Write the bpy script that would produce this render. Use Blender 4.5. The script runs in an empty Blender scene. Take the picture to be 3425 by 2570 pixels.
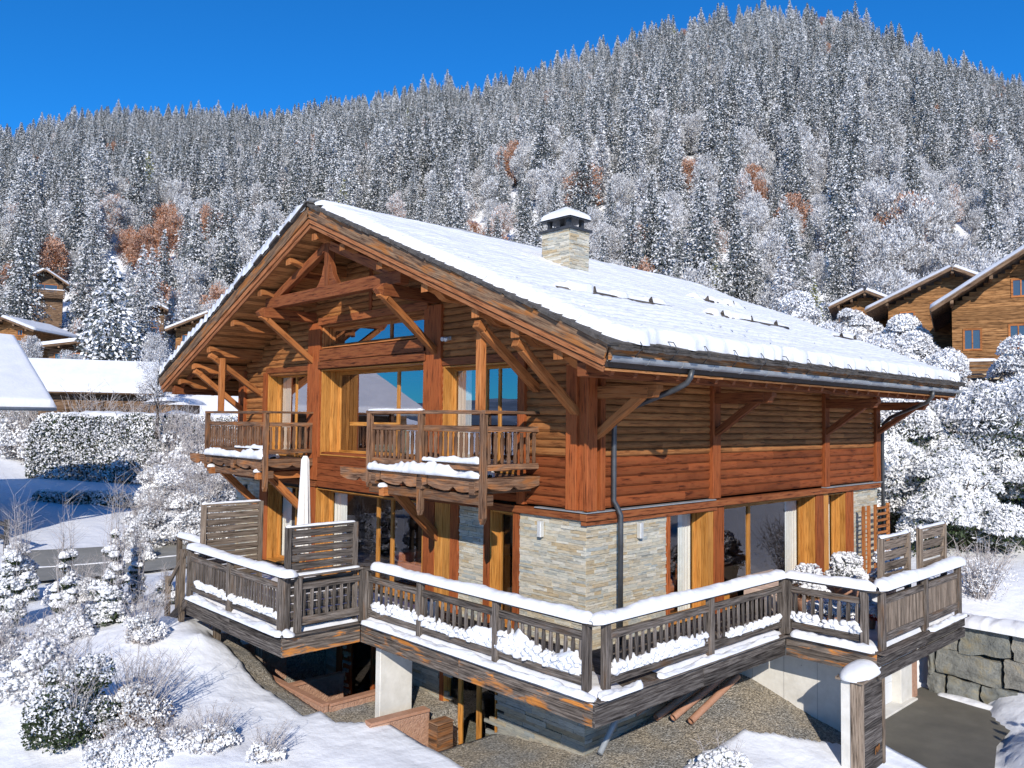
import bpy, math, random
import numpy as np
from mathutils import Vector, Matrix
S = bpy.context.scene
COL = S.collection
# ---------------------------------------------------------------- camera
YAW, PITCH, ROLL = 0.812, 0.0459, 0.0110
CAM = Vector((-11.685, -10.233, 4.302))
d = Vector((math.cos(PITCH)*math.cos(YAW), math.cos(PITCH)*math.sin(YAW), math.sin(PITCH)))
r = Vector((math.sin(YAW), -math.cos(YAW), 0)); u = r.cross(d)
r2 = r*math.cos(ROLL)+u*math.sin(ROLL); u2 = -r*math.sin(ROLL)+u*math.cos(ROLL)
cd = bpy.data.cameras.new('camera'); cam = bpy.data.objects.new('camera', cd); COL.objects.link(cam)
cam.matrix_world = Matrix(((r2.x, u2.x, -d.x, CAM.x), (r2.y, u2.y, -d.y, CAM.y), (r2.z, u2.z, -d.z, CAM.z), (0, 0, 0, 1)))
cd.sensor_width = 36; cd.lens = 36*2700/3425; cd.clip_start = .1; cd.clip_end = 6000
S.camera = cam
# ---------------------------------------------------------------- world, sun, exposure
EL, AZ = math.radians(28), math.radians(225)      # where the sun stands (azimuth from +X, anticlockwise)
W = bpy.data.worlds.new('World'); S.world = W; W.use_nodes = True
nt = W.node_tree; nt.nodes.clear()
out = nt.nodes.new('ShaderNodeOutputWorld'); bg = nt.nodes.new('ShaderNodeBackground')
sky = nt.nodes.new('ShaderNodeTexSky'); sky.sky_type = 'NISHITA'; sky.sun_disc = False
sky.sun_elevation = EL; sky.sun_rotation = math.atan2(math.cos(AZ), math.sin(AZ)) % (2*math.pi)
sky.altitude = 1800; sky.air_density = 1.0; sky.dust_density = .1; sky.ozone_density = 3.0
hs = nt.nodes.new('ShaderNodeHueSaturation'); hs.inputs['Saturation'].default_value = 1.0
tint = nt.nodes.new('ShaderNodeMix'); tint.data_type = 'RGBA'; tint.blend_type = 'MULTIPLY'; tint.inputs[0].default_value = 1
tint.inputs[7].default_value = (.17, 1.17, 2.05, 1)
nt.links.new(sky.outputs[0], hs.inputs['Color']); nt.links.new(hs.outputs[0], tint.inputs[6]); nt.links.new(tint.outputs[2], bg.inputs[0])
bg.inputs[1].default_value = .076
nt.links.new(bg.outputs[0], out.inputs[0])
sl = bpy.data.lights.new('sun', 'SUN'); sl.energy = 4.6; sl.angle = math.radians(.5); sl.color = (1, .93, .83)
so = bpy.data.objects.new('sun', sl); COL.objects.link(so)
SUND = Vector((math.cos(EL)*math.cos(AZ), math.cos(EL)*math.sin(AZ), math.sin(EL)))
so.rotation_euler = SUND.to_track_quat('Z', 'Y').to_euler(); so.location = (-20, -20, 30)
S.view_settings.view_transform = 'Standard'; S.view_settings.look = 'None'; S.view_settings.gamma = 1
S.view_settings.exposure = .27
S.render.resolution_x = 1024; S.render.resolution_y = 768
R = random.Random(7); NR = np.random.RandomState(3)

# ---------------------------------------------------------------- tags
def tag(o, label=None, cat=None, group=None, kind=None):
    if label: o['label'] = label
    if cat: o['category'] = cat
    if group: o['group'] = group
    if kind: o['kind'] = kind
    return o
def empty(name, loc=(0, 0, 0), rz=0, **k):
    o = bpy.data.objects.new(name, None); COL.objects.link(o); o.location = loc; o.rotation_euler.z = rz
    o.empty_display_size = .3
    return tag(o, **k)
def objof(name, me, parent=None, **k):
    o = bpy.data.objects.new(name, me); COL.objects.link(o)
    if parent is not None: o.parent = parent
    return tag(o, **k)

# ---------------------------------------------------------------- materials
def nodes(name):
    m = bpy.data.materials.new(name); m.use_nodes = True; t = m.node_tree
    return m, t, t.nodes['Principled BSDF']
def N(t, ty, **k):
    n = t.nodes.new(ty)
    for a, b in k.items():
        if a in n.inputs: n.inputs[a].default_value = b
        else: setattr(n, a, b)
    return n
def ramp(t, fac, stops, interp='LINEAR'):
    n = t.nodes.new('ShaderNodeValToRGB'); n.color_ramp.interpolation = interp
    e = n.color_ramp.elements
    while len(e) < len(stops): e.new(.5)
    for el, (p, c) in zip(e, stops): el.position = p; el.color = (*c, 1) if len(c) == 3 else c
    t.links.new(fac, n.inputs[0]); return n.outputs[0]
def mixc(t, fac, a, b, mode='MIX'):
    n = t.nodes.new('ShaderNodeMix'); n.data_type = 'RGBA'; n.blend_type = mode
    for s, v in ((n.inputs[0], fac), (n.inputs[6], a), (n.inputs[7], b)):
        if hasattr(v, 'links'): t.links.new(v, s)
        else: s.default_value = v if not isinstance(v, tuple) or len(v) == 4 else (*v, 1)
    return n.outputs[2]
def bump(t, b, h, dist=.01, st=1.0):
    n = t.nodes.new('ShaderNodeBump'); n.inputs['Distance'].default_value = dist; n.inputs['Strength'].default_value = st
    t.links.new(h, n.inputs['Height']); t.links.new(n.outputs[0], b.inputs['Normal'])
def maprange(t, v, a, b, c, dd):
    n = t.nodes.new('ShaderNodeMapRange'); t.links.new(v, n.inputs[0])
    for i, x in enumerate((a, b, c, dd)): n.inputs[i+1].default_value = x
    return n.outputs[0]
def wood(name, dark, mid, light, patch=None, pth=(.55, .68), rough=.68, vary=.5, gs=26, bmp=.006, spec=.12):
    """boards: the grain runs along U of the board's own UVs"""
    m, t, b = nodes(name)
    uv = N(t, 'ShaderNodeUVMap'); mp = N(t, 'ShaderNodeMapping'); mp.inputs['Scale'].default_value = (1.1, gs, 1)
    t.links.new(uv.outputs[0], mp.inputs[0])
    n1 = N(t, 'ShaderNodeTexNoise', Scale=1.6, Detail=6.0, Roughness=.65, Distortion=.35); t.links.new(mp.outputs[0], n1.inputs['Vector'])
    c = ramp(t, n1.outputs[0], [(.34, tuple(x*.7 for x in dark)), (.47, mid), (.66, light)])
    at = N(t, 'ShaderNodeAttribute', attribute_name='rnd')
    v = maprange(t, at.outputs['Fac'], 0, 1, 1-vary*.55, 1+vary*.45)
    mp2 = N(t, 'ShaderNodeMapping'); mp2.inputs['Scale'].default_value = (1.0, 4.5, 1); t.links.new(uv.outputs[0], mp2.inputs[0])
    n2 = N(t, 'ShaderNodeTexNoise', Scale=1.3, Detail=5.0, Roughness=.6, Distortion=.6); t.links.new(mp2.outputs[0], n2.inputs['Vector'])
    if patch:
        f = ramp(t, n2.outputs[0], [(pth[0], (0, 0, 0)), (pth[1], (1, 1, 1))])
        pc = ramp(t, n1.outputs[0], [(.3, tuple(x*.45 for x in patch)), (.6, patch)])
        c = mixc(t, f, c, pc)
    mul = N(t, 'ShaderNodeVectorMath', operation='SCALE'); t.links.new(c, mul.inputs[0]); t.links.new(v, mul.inputs['Scale'])
    st = ramp(t, n2.outputs[0], [(.25, (.62, .6, .58)), (.5, (1, 1, 1))])
    c = mixc(t, 1.0, mul.outputs[0], st, 'MULTIPLY')
    t.links.new(c, b.inputs['Base Color']); b.inputs['Roughness'].default_value = rough
    b.inputs['Specular IOR Level'].default_value = spec
    bump(t, b, n1.outputs[0], bmp, 1)
    return m
def noisy(name, cols, scale=4, rough=.7, bd=.01, bs=None, detail=6, metal=0, dist=0):
    m, t, b = nodes(name)
    tc = N(t, 'ShaderNodeTexCoord'); n = N(t, 'ShaderNodeTexNoise', Scale=float(scale), Detail=float(detail), Roughness=.65, Distortion=float(dist))
    t.links.new(tc.outputs['Object'], n.inputs['Vector'])
    k = len(cols); c = ramp(t, n.outputs[0], [(.3+.4*i/max(1, k-1), x) for i, x in enumerate(cols)])
    at = N(t, 'ShaderNodeAttribute', attribute_name='rnd')
    t.links.new(c, b.inputs['Base Color']); b.inputs['Roughness'].default_value = rough; b.inputs['Metallic'].default_value = metal
    n2 = N(t, 'ShaderNodeTexNoise', Scale=float(bs or scale*4), Detail=5.0); t.links.new(tc.outputs['Object'], n2.inputs['Vector'])
    bump(t, b, n2.outputs[0], bd, 1)
    return m
M = {}
M['snow'] = noisy('snow', [(.64, .655, .68), (.74, .742, .75)], 1.5, .6, .012, 9)
M['snow_field'] = noisy('snow_field', [(.71, .73, .77), (.82, .83, .85)], .35, .6, .06, 2.2)
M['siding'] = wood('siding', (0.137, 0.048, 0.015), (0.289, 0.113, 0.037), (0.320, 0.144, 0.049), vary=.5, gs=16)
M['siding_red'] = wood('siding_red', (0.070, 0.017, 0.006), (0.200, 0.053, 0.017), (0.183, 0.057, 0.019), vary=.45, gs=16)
M['beam'] = wood('beam', (0.057, 0.017, 0.008), (0.209, 0.064, 0.024), (0.254, 0.093, 0.032), vary=.5, gs=14)
M['post_red'] = wood('post_red', (0.081, 0.022, 0.008), (0.297, 0.078, 0.024), (0.277, 0.089, 0.027), vary=.4, gs=22)
M['gold'] = wood('gold', (0.282, 0.104, 0.018), (0.456, 0.196, 0.043), (0.512, 0.253, 0.069), vary=.35, gs=24, rough=.45)
M['strut'] = wood('strut', (0.129, 0.040, 0.014), (0.366, 0.131, 0.040), (0.369, 0.157, 0.055), vary=.5, gs=16)
M['soffit'] = wood('soffit', (0.143, 0.054, 0.020), (0.343, 0.146, 0.050), (0.400, 0.191, 0.072), vary=.8, gs=14)
M['barge'] = wood('barge', (.05, .035, .025), (.17, .10, .06), (.33, .22, .13), patch=(.38, .15, .045), pth=(.48, .6), vary=.3, gs=18)
M['barge_low'] = wood('barge_low', (0.092, 0.029, 0.012), (0.318, 0.119, 0.046), (0.367, 0.167, 0.076), vary=.4, gs=18)
M['grey'] = wood('grey', (0.023, 0.019, 0.017), (0.090, 0.075, 0.063), (0.209, 0.180, 0.158), patch=(.15, .085, .045), pth=(.56, .74), rough=.8, vary=.6, gs=22, spec=.15)
M['grey_dark'] = wood('grey_dark', (0.014, 0.012, 0.011), (0.060, 0.051, 0.046), (0.160, 0.144, 0.129), rough=.85, vary=.7, gs=22, spec=.12)
M['fascia'] = wood('fascia', (.022, .018, .015), (.10, .08, .065), (.24, .20, .165), patch=(.55, .21, .045), pth=(.55, .64), rough=.75, vary=.4, gs=20, spec=.15)
M['balc'] = wood('balc', (0.038, 0.019, 0.012), (0.143, 0.078, 0.046), (0.270, 0.163, 0.098), patch=(.32, .13, .045), pth=(.5, .66), rough=.75, vary=.6, gs=20, spec=.15)
M['screen'] = wood('screen', (0.044, 0.033, 0.024), (0.168, 0.129, 0.097), (0.304, 0.243, 0.187), rough=.8, vary=.6, gs=20, spec=.12)
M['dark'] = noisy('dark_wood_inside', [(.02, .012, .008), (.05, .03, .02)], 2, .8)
M['shingle'] = noisy('shingle', [(.025, .022, .02), (.11, .095, .08)], 5, .85, .01)
M['zinc'] = noisy('zinc', [(.20, .215, .225), (.33, .35, .365)], 3, .5, .002, 30, metal=.15)
M['zinc_dark'] = noisy('zinc_dark', [(.05, .052, .056), (.10, .105, .11)], 3, .45, .002, 30, metal=.5)
M['concrete'] = noisy('concrete', [(.50, .48, .43), (.66, .64, .59)], 2.2, .8, .006, 14)
M['concrete_dark'] = noisy('concrete_dark', [(.3, .29, .27), (.42, .4, .37)], 2.2, .8, .006, 14)
M['asphalt'] = noisy('asphalt', [(.085, .078, .062), (.14, .128, .10)], 1.2, .8, .01, 60, detail=9)
M['road'] = noisy('road', [(.17, .17, .155), (.26, .255, .235)], 1.2, .8, .01, 60, detail=9)
M['terracotta'] = noisy('terracotta', [(.30, .16, .105), (.46, .28, .19)], 9, .85, .03, 26)
M['clay'] = noisy('clay', [(.34, .17, .10), (.42, .23, .15)], 6, .6)
M['white'] = noisy('white_fabric', [(.66, .62, .56), (.76, .72, .67)], 3, .85, .01, 12)
M['garage'] = noisy('garage_white', [(.58, .60, .62), (.66, .68, .70)], 1, .5, .002)
M['sofa'] = noisy('sofa', [(.36, .12, .055), (.46, .17, .08)], 4, .85)
M['beige'] = noisy('beige', [(.42, .31, .25), (.52, .40, .33)], 4, .85)
M['green'] = noisy('green_fabric', [(.16, .22, .17), (.30, .36, .29)], 8, .85)
M['bark'] = noisy('bark', [(.035, .026, .02), (.11, .085, .065)], 8, .9, .02)
M['twig'] = noisy('twig', [(.24, .19, .16), (.62, .60, .60)], 9, .85)
M['iron'] = noisy('iron', [(.02, .02, .021), (.05, .05, .052)], 5, .5)
M['lampmetal'] = noisy('lamp_metal', [(.50, .51, .50), (.62, .62, .6)], 3, .4, metal=.3)
# loose gravel with stones
def gravel():
    m, t, b = nodes('gravel'); tc = N(t, 'ShaderNodeTexCoord')
    v = N(t, 'ShaderNodeTexVoronoi', Scale=34.0); t.links.new(tc.outputs['Object'], v.inputs['Vector'])
    c = ramp(t, v.outputs['Color'], [(.1, (.13, .125, .11)), (.45, (.27, .255, .225)), (.75, (.41, .39, .35)), (1, (.56, .55, .52))])
    n = N(t, 'ShaderNodeTexNoise', Scale=1.1, Detail=5.0); t.links.new(tc.outputs['Object'], n.inputs['Vector'])
    p = ramp(t, n.outputs[0], [(.4, (.8, .8, .8)), (.6, (1.0, .90, .76))])
    t.links.new(mixc(t, 1.0, c, p, 'MULTIPLY'), b.inputs['Base Color']); b.inputs['Roughness'].default_value = .9
    inv = maprange(t, v.outputs['Distance'], 0, .6, 1, 0); bump(t, b, inv, .03, 1); return m
M['gravel'] = gravel()
# split stone, every strip with its own colour
def stone(name, dark, wall=True):
    m, t, b = nodes(name); tc = N(t, 'ShaderNodeTexCoord'); at = N(t, 'ShaderNodeAttribute', attribute_name='rnd')
    k = dark
    c = ramp(t, at.outputs['Fac'], [(0, (.33*k, .34*k, .31*k)), (.2, (.50*k, .49*k, .42*k)), (.42, (.45*k, .39*k, .28*k)), (.6, (.57*k, .56*k, .50*k)), (.78, (.42*k, .33*k, .20*k)), (1, (.36*k, .40*k, .40*k))])
    mp = N(t, 'ShaderNodeMapping'); mp.inputs['Scale'].default_value = (3, 3, 16); t.links.new(tc.outputs['Object'], mp.inputs[0])
    n = N(t, 'ShaderNodeTexNoise', Scale=2.2, Detail=8.0, Roughness=.7, Distortion=.4); t.links.new(mp.outputs[0], n.inputs['Vector'])
    f = ramp(t, n.outputs[0], [(.3, (.5, .48, .45)), (.52, (1, .98, .94)), (.7, (1.12, 1.02, .84))])
    t.links.new(mixc(t, 1.0, c, f, 'MULTIPLY'), b.inputs['Base Color']); b.inputs['Roughness'].default_value = .75
    bump(t, b, n.outputs[0], .012, 1); return m
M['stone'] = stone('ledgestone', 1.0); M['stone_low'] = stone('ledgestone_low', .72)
def block():
    m, t, b = nodes('granite_block'); tc = N(t, 'ShaderNodeTexCoord'); at = N(t, 'ShaderNodeAttribute', attribute_name='rnd')
    c = ramp(t, at.outputs['Fac'], [(0, (.17, .18, .165)), (.5, (.24, .23, .20)), (1, (.20, .21, .19))])
    n = N(t, 'ShaderNodeTexNoise', Scale=2.6, Detail=9.0, Roughness=.72, Distortion=.5); t.links.new(tc.outputs['Object'], n.inputs['Vector'])
    f = ramp(t, n.outputs[0], [(.3, (.45, .46, .47)), (.5, (1, 1, 1)), (.66, (1.25, 1.08, .8)), (.75, (1.5, 1.0, .55))])
    t.links.new(mixc(t, 1.0, c, f, 'MULTIPLY'), b.inputs['Base Color']); b.inputs['Roughness'].default_value = .85
    n2 = N(t, 'ShaderNodeTexNoise', Scale=9.0, Detail=9.0, Roughness=.7); t.links.new(tc.outputs['Object'], n2.inputs['Vector'])
    bump(t, b, n2.outputs[0], .06, 1); return m
M['block'] = block()
def glass(name='glass', refl=.42):
    m, t, b = nodes(name); t.nodes.remove(b); o = t.nodes['Material Output']
    tr = N(t, 'ShaderNodeBsdfTransparent'); tr.inputs[0].default_value = (.93, .95, .95, 1)
    gl = N(t, 'ShaderNodeBsdfGlossy'); gl.inputs['Roughness'].default_value = .0; gl.inputs['Color'].default_value = (.96, .93, .98, 1)
    fr = N(t, 'ShaderNodeFresnel', IOR=1.5); mt = N(t, 'ShaderNodeMath', operation='ADD'); mt.inputs[1].default_value = refl; mt.use_clamp = True
    t.links.new(fr.outputs[0], mt.inputs[0]); mx = N(t, 'ShaderNodeMixShader')
    ge = N(t, 'ShaderNodeNewGeometry'); iv = N(t, 'ShaderNodeMath', operation='SUBTRACT'); iv.inputs[0].default_value = 1; t.links.new(ge.outputs['Backfacing'], iv.inputs[1])
    pr = N(t, 'ShaderNodeMath', operation='MULTIPLY'); t.links.new(mt.outputs[0], pr.inputs[0]); t.links.new(iv.outputs[0], pr.inputs[1])
    t.links.new(pr.outputs[0], mx.inputs[0]); t.links.new(tr.outputs[0], mx.inputs[1]); t.links.new(gl.outputs[0], mx.inputs[2]); t.links.new(mx.outputs[0], o.inputs[0])
    return m
M['glass'] = glass(refl=.31); M['glass_low'] = glass('glass_low', .02)
def flat(name, c, rough=.8, spec=.2):
    m, t, b = nodes(name); b.inputs['Base Color'].default_value = (*c, 1); b.inputs['Roughness'].default_value = rough; b.inputs['Specular IOR Level'].default_value = spec
    n = N(t, 'ShaderNodeTexNoise', Scale=.9, Detail=4.0); tc = N(t, 'ShaderNodeTexCoord'); t.links.new(tc.outputs['Object'], n.inputs['Vector'])
    c2 = ramp(t, n.outputs[0], [(.35, tuple(x*.7 for x in c)), (.65, tuple(min(1, x*1.25) for x in c))])
    t.links.new(c2, b.inputs['Base Color']); return m
M['needle'] = flat('needles', (.080, .092, .090)); M['needle_g'] = flat('needles_green', (.045, .062, .018))
M['frost'] = flat('frost', (.62, .62, .625)); M['fsnow'] = flat('branch_snow', (.80, .82, .86))
M['fgrey'] = flat('frosted_twigs', (.26, .24, .235)); M['rust'] = flat('rusty_leaves', (.30, .105, .035)); M['rustp'] = flat('frosted_rust_leaves', (.50, .32, .24))
M['olive'] = flat('olive_leaves', (.21, .21, .07)); M['leaf'] = flat('laurel_leaves', (.028, .045, .014), .5, .4); M['brownleaf'] = flat('brown_leaves', (.10, .055, .025))
M['earth'] = noisy('forest_floor', [(.10, .09, .08), (.5, .51, .53)], .06, .9, .1)

# ---------------------------------------------------------------- mesh builder
Z = Vector((0, 0, 1))
class MB:
    def __init__(s): s.v = []; s.f = []; s.uv = []; s.mi = []; s.r = []; s.sm = []; s.comp = []
    def quadset(s, vs, fs, uvs, mi=0, rnd=None, smooth=False):
        o = len(s.v); s.comp.append((o, len(s.f), len(s.uv))); s.v += [tuple(x) for x in vs]; rr = R.random() if rnd is None else rnd
        s.r += [rr]*len(vs)
        for f, q in zip(fs, uvs): s.f.append([o+i for i in f]); s.uv += q; s.mi.append(mi); s.sm.append(smooth)
    def beam(s, p0, p1, w, h, mi=0, up=Z, rnd=None, taper=1.0):
        p0 = Vector(p0); p1 = Vector(p1); a = p1-p0; L = a.length
        if L < 1e-6: return
        a /= L; up = Vector(up)
        if abs(a.dot(up)) > .98: up = Vector((1, 0, 0)) if abs(a.x) < .9 else Vector((0, 1, 0))
        sd = a.cross(up).normalized(); t = sd.cross(a).normalized()
        vs = []
        for p, k in ((p0, 1), (p1, taper)):
            for x, y in ((-1, -1), (1, -1), (1, 1), (-1, 1)): vs.append(p+sd*(x*w/2*k)+t*(y*h/2*k))
        ou, ov = R.random()*20, R.random()*9
        dm = (w, h, w, h); off = (0, w, w+h, 2*w+h); fs = []; us = []
        for i in range(4):
            j = (i+1) % 4; fs.append((i, j, 4+j, 4+i)[::-1])
            v0, v1 = ov+off[i], ov+off[i]+dm[i]
            us.append([(ou, v0), (ou, v1), (ou+L, v1), (ou+L, v0)][::-1])
        fs += [(0, 1, 2, 3), (7, 6, 5, 4)]
        e = [(ou, ov), (ou+w*.3, ov), (ou+w*.3, ov+h), (ou, ov+h)]; us += [e, e]
        s.quadset(vs, fs, us, mi, rnd)
    def box(s, a, b, mi=0, grain='x', rnd=None):
        c = [(a[i]+b[i])/2 for i in range(3)]; D = [abs(b[i]-a[i]) for i in range(3)]
        if grain == 'x': s.beam((c[0]-D[0]/2, c[1], c[2]), (c[0]+D[0]/2, c[1], c[2]), D[1], D[2], mi, rnd=rnd)
        elif grain == 'y': s.beam((c[0], c[1]-D[1]/2, c[2]), (c[0], c[1]+D[1]/2, c[2]), D[0], D[2], mi, rnd=rnd)
        else: s.beam((c[0], c[1], c[2]-D[2]/2), (c[0], c[1], c[2]+D[2]/2), D[1], D[0], mi, up=(1, 0, 0), rnd=rnd)
    def prism(s, poly, o, U, V, Nn, th, mi=0, rnd=None):
        """polygon (u,v) at origin o, extruded th along Nn (centred)"""
        o = Vector(o); U = Vector(U); V = Vector(V); Nn = Vector(Nn); n = len(poly)
        vs = [o+U*a+V*b-Nn*th/2 for a, b in poly]+[o+U*a+V*b+Nn*th/2 for a, b in poly]
        q = R.random()*9; fs = [tuple(range(n))[::-1], tuple(range(n, 2*n))]
        us = [[(q+a, q+b) for a, b in poly][::-1], [(q+a, q+b) for a, b in poly]]
        for i in range(n):
            j = (i+1) % n; fs.append((i, j, n+j, n+i))
            us.append([(q+poly[i][0], q), (q+poly[j][0]+.001, q+.02), (q+poly[j][0], q+th), (q+poly[i][0], q+th)])
        s.quadset(vs, fs, us, mi, rnd)
    def tube(s, pts, rad, n=8, mi=0, cap=True):
        pts = [Vector(p) for p in pts]; rr = R.random(); o = len(s.v); prev = None
        rads = rad if isinstance(rad, (list, tuple)) else [rad]*len(pts)
        for i, p in enumerate(pts):
            t = (pts[min(i+1, len(pts)-1)]-pts[max(i-1, 0)]).normalized()
            if prev is None: prev = t.orthogonal().normalized()
            a = (prev-t*prev.dot(t)).normalized(); prev = a; b = t.cross(a)
            for k in range(n):
                an = 2*math.pi*k/n; s.v.append(tuple(p+(a*math.cos(an)+b*math.sin(an))*rads[i])); s.r.append(rr)
        for i in range(len(pts)-1):
            for k in range(n):
                l = (k+1) % n; s.f.append([o+i*n+k, o+i*n+l, o+(i+1)*n+l, o+(i+1)*n+k]); s.mi.append(mi); s.sm.append(True)
                s.uv += [(i*.3, k/n*.3), (i*.3, (k+1)/n*.3), (i*.3+.3, (k+1)/n*.3), (i*.3+.3, k/n*.3)]
        if cap:
            for b0, rev in ((o, True), (o+(len(pts)-1)*n, False)):
                f = [b0+k for k in range(n)]; s.f.append(f[::-1] if rev else f); s.mi.append(mi); s.sm.append(False); s.uv += [(0, 0)]*n
    def mesh(s, name, mats):
        me = bpy.data.meshes.new(name); me.from_pydata(s.v, [], s.f)
        ul = me.uv_layers.new(name='UVMap'); ul.data.foreach_set('uv', [c for q in s.uv for c in q])
        me.polygons.foreach_set('material_index', s.mi); me.polygons.foreach_set('use_smooth', s.sm)
        at = me.attributes.new('rnd', 'FLOAT', 'POINT'); at.data.foreach_set('value', s.r)
        for m in mats: me.materials.append(M[m])
        me.update(); return me
    def each(s, name, mats, parent=None, bev=0, **k):
        """every beam an object of its own"""
        c = s.comp+[(len(s.v), len(s.f), len(s.uv))]
        for (v0, f0, u0), (v1, f1, u1) in zip(c, c[1:]):
            m = MB(); m.v = s.v[v0:v1]; m.r = s.r[v0:v1]; m.f = [[i-v0 for i in f] for f in s.f[f0:f1]]; m.uv = s.uv[u0:u1]; m.mi = s.mi[f0:f1]; m.sm = s.sm[f0:f1]
            m.build(name, mats, parent, bev, **k)
    def build(s, name, mats, parent=None, bev=0, **k):
        if isinstance(mats, str): mats = [mats]
        o = objof(name, s.mesh(name, mats), parent, **k)
        if bev:
            b = o.modifiers.new('bevel', 'BEVEL'); b.width = bev; b.segments = 1; b.limit_method = 'ANGLE'
        return o

def gridmesh(name, P, mat, smooth=True, mi=None, rnd=None):
    """P: (nu,nv,3) array"""
    nu, nv = P.shape[:2]; me = bpy.data.meshes.new(name)
    idx = np.arange(nu*nv).reshape(nu, nv)
    q = np.stack([idx[:-1, :-1], idx[1:, :-1], idx[1:, 1:], idx[:-1, 1:]], -1).reshape(-1, 4)
    me.vertices.add(nu*nv); me.vertices.foreach_set('co', P.reshape(-1).astype(np.float32))
    me.loops.add(q.size); me.loops.foreach_set('vertex_index', q.reshape(-1).astype(np.int32))
    me.polygons.add(len(q)); me.polygons.foreach_set('loop_start', np.arange(0, q.size, 4, dtype=np.int32))
    me.polygons.foreach_set('use_smooth', np.full(len(q), smooth))
    me.materials.append(mat); me.update(calc_edges=True); me.validate(); return me
def rawmesh(name, V, F, mats, mi=None, smooth=False):
    me = bpy.data.meshes.new(name); k = F.shape[1]
    me.vertices.add(len(V)); me.vertices.foreach_set('co', V.reshape(-1).astype(np.float32))
    me.loops.add(F.size); me.loops.foreach_set('vertex_index', F.reshape(-1).astype(np.int32))
    me.polygons.add(len(F)); me.polygons.foreach_set('loop_start', np.arange(0, F.size, k, dtype=np.int32))
    if mi is not None: me.polygons.foreach_set('material_index', mi.astype(np.int32))
    me.polygons.foreach_set('use_smooth', np.full(len(F), smooth))
    for m in mats: me.materials.append(M[m])
    me.update(calc_edges=True); return me

# value noise for geometry
def vnoise(x, y, seed=0):
    x = np.asarray(x, float); y = np.asarray(y, float)
    xi = np.floor(x).astype(np.int64); yi = np.floor(y).astype(np.int64); xf = x-xi; yf = y-yi
    def h(a, b):
        n = (a*374761393+b*668265263+seed*974634777) & 0x7fffffff
        n = ((n ^ (n >> 13))*1274126177) & 0x7fffffff
        return ((n ^ (n >> 16)) & 0xffff)/65535.
    ux = xf*xf*(3-2*xf); uy = yf*yf*(3-2*yf)
    return (h(xi, yi)*(1-ux)+h(xi+1, yi)*ux)*(1-uy)+(h(xi, yi+1)*(1-ux)+h(xi+1, yi+1)*ux)*uy
def fbm(x, y, seed=0, o=4):
    s = 0; a = .5; t = 0
    for i in range(o): s = s+a*vnoise(np.asarray(x)*2**i, np.asarray(y)*2**i, seed+i); t += a; a *= .5
    return s/t

def snow_strip(name, pts, w, h, parent=None, seed=0, rough=.35, step=.05, **k):
    """a ridge of snow lying along a polyline: rounded section, uneven height and width"""
    pts = [np.array(p, float) for p in pts]; P = []; T = []
    for i in range(len(pts)-1):
        L = np.linalg.norm(pts[i+1]-pts[i]); n = max(2, int(L/step))
        for j in range(n+(i == len(pts)-2)): P.append(pts[i]+(pts[i+1]-pts[i])*j/n)
    P = np.array(P); n = len(P); T = np.gradient(P, axis=0); T[:, 2] = 0; T /= np.linalg.norm(T, axis=1)[:, None]+1e-9
    # keep corners from pinching
    Sd = np.stack([T[:, 1], -T[:, 0], 0*T[:, 0]], 1); m = 9
    s = np.cumsum(np.r_[0, np.linalg.norm(np.diff(P, axis=0), axis=1)])
    end = np.minimum(1, np.minimum(s, s[-1]-s)/(h*1.0)+.12)**.5
    an = np.linspace(0, math.pi, m); G = np.zeros((n, m+1, 3))
    for j in range(m+1):
        a = an[min(j, m-1)]
        nz = 1+rough*1.5*(fbm(s*1.5, j*.22+seed*7.3, seed, 4)-.5)*2+rough*.8*(vnoise(s*9, j*.6+seed, seed+5)-.5)
        cx = math.cos(a); cz = math.sin(a)**.7 if 0 < j < m-1 else 0
        if j == m: cx, cz = 1, -.0; 
        G[:, j] = P+Sd*(cx*w/2*(.86+.14*nz)*end)[:, None]
        G[:, j, 2] = P[:, 2]+cz*h*nz*end
    me = gridmesh(name, G, M['snow'])
    return objof(name, me, parent, **k)

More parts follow.
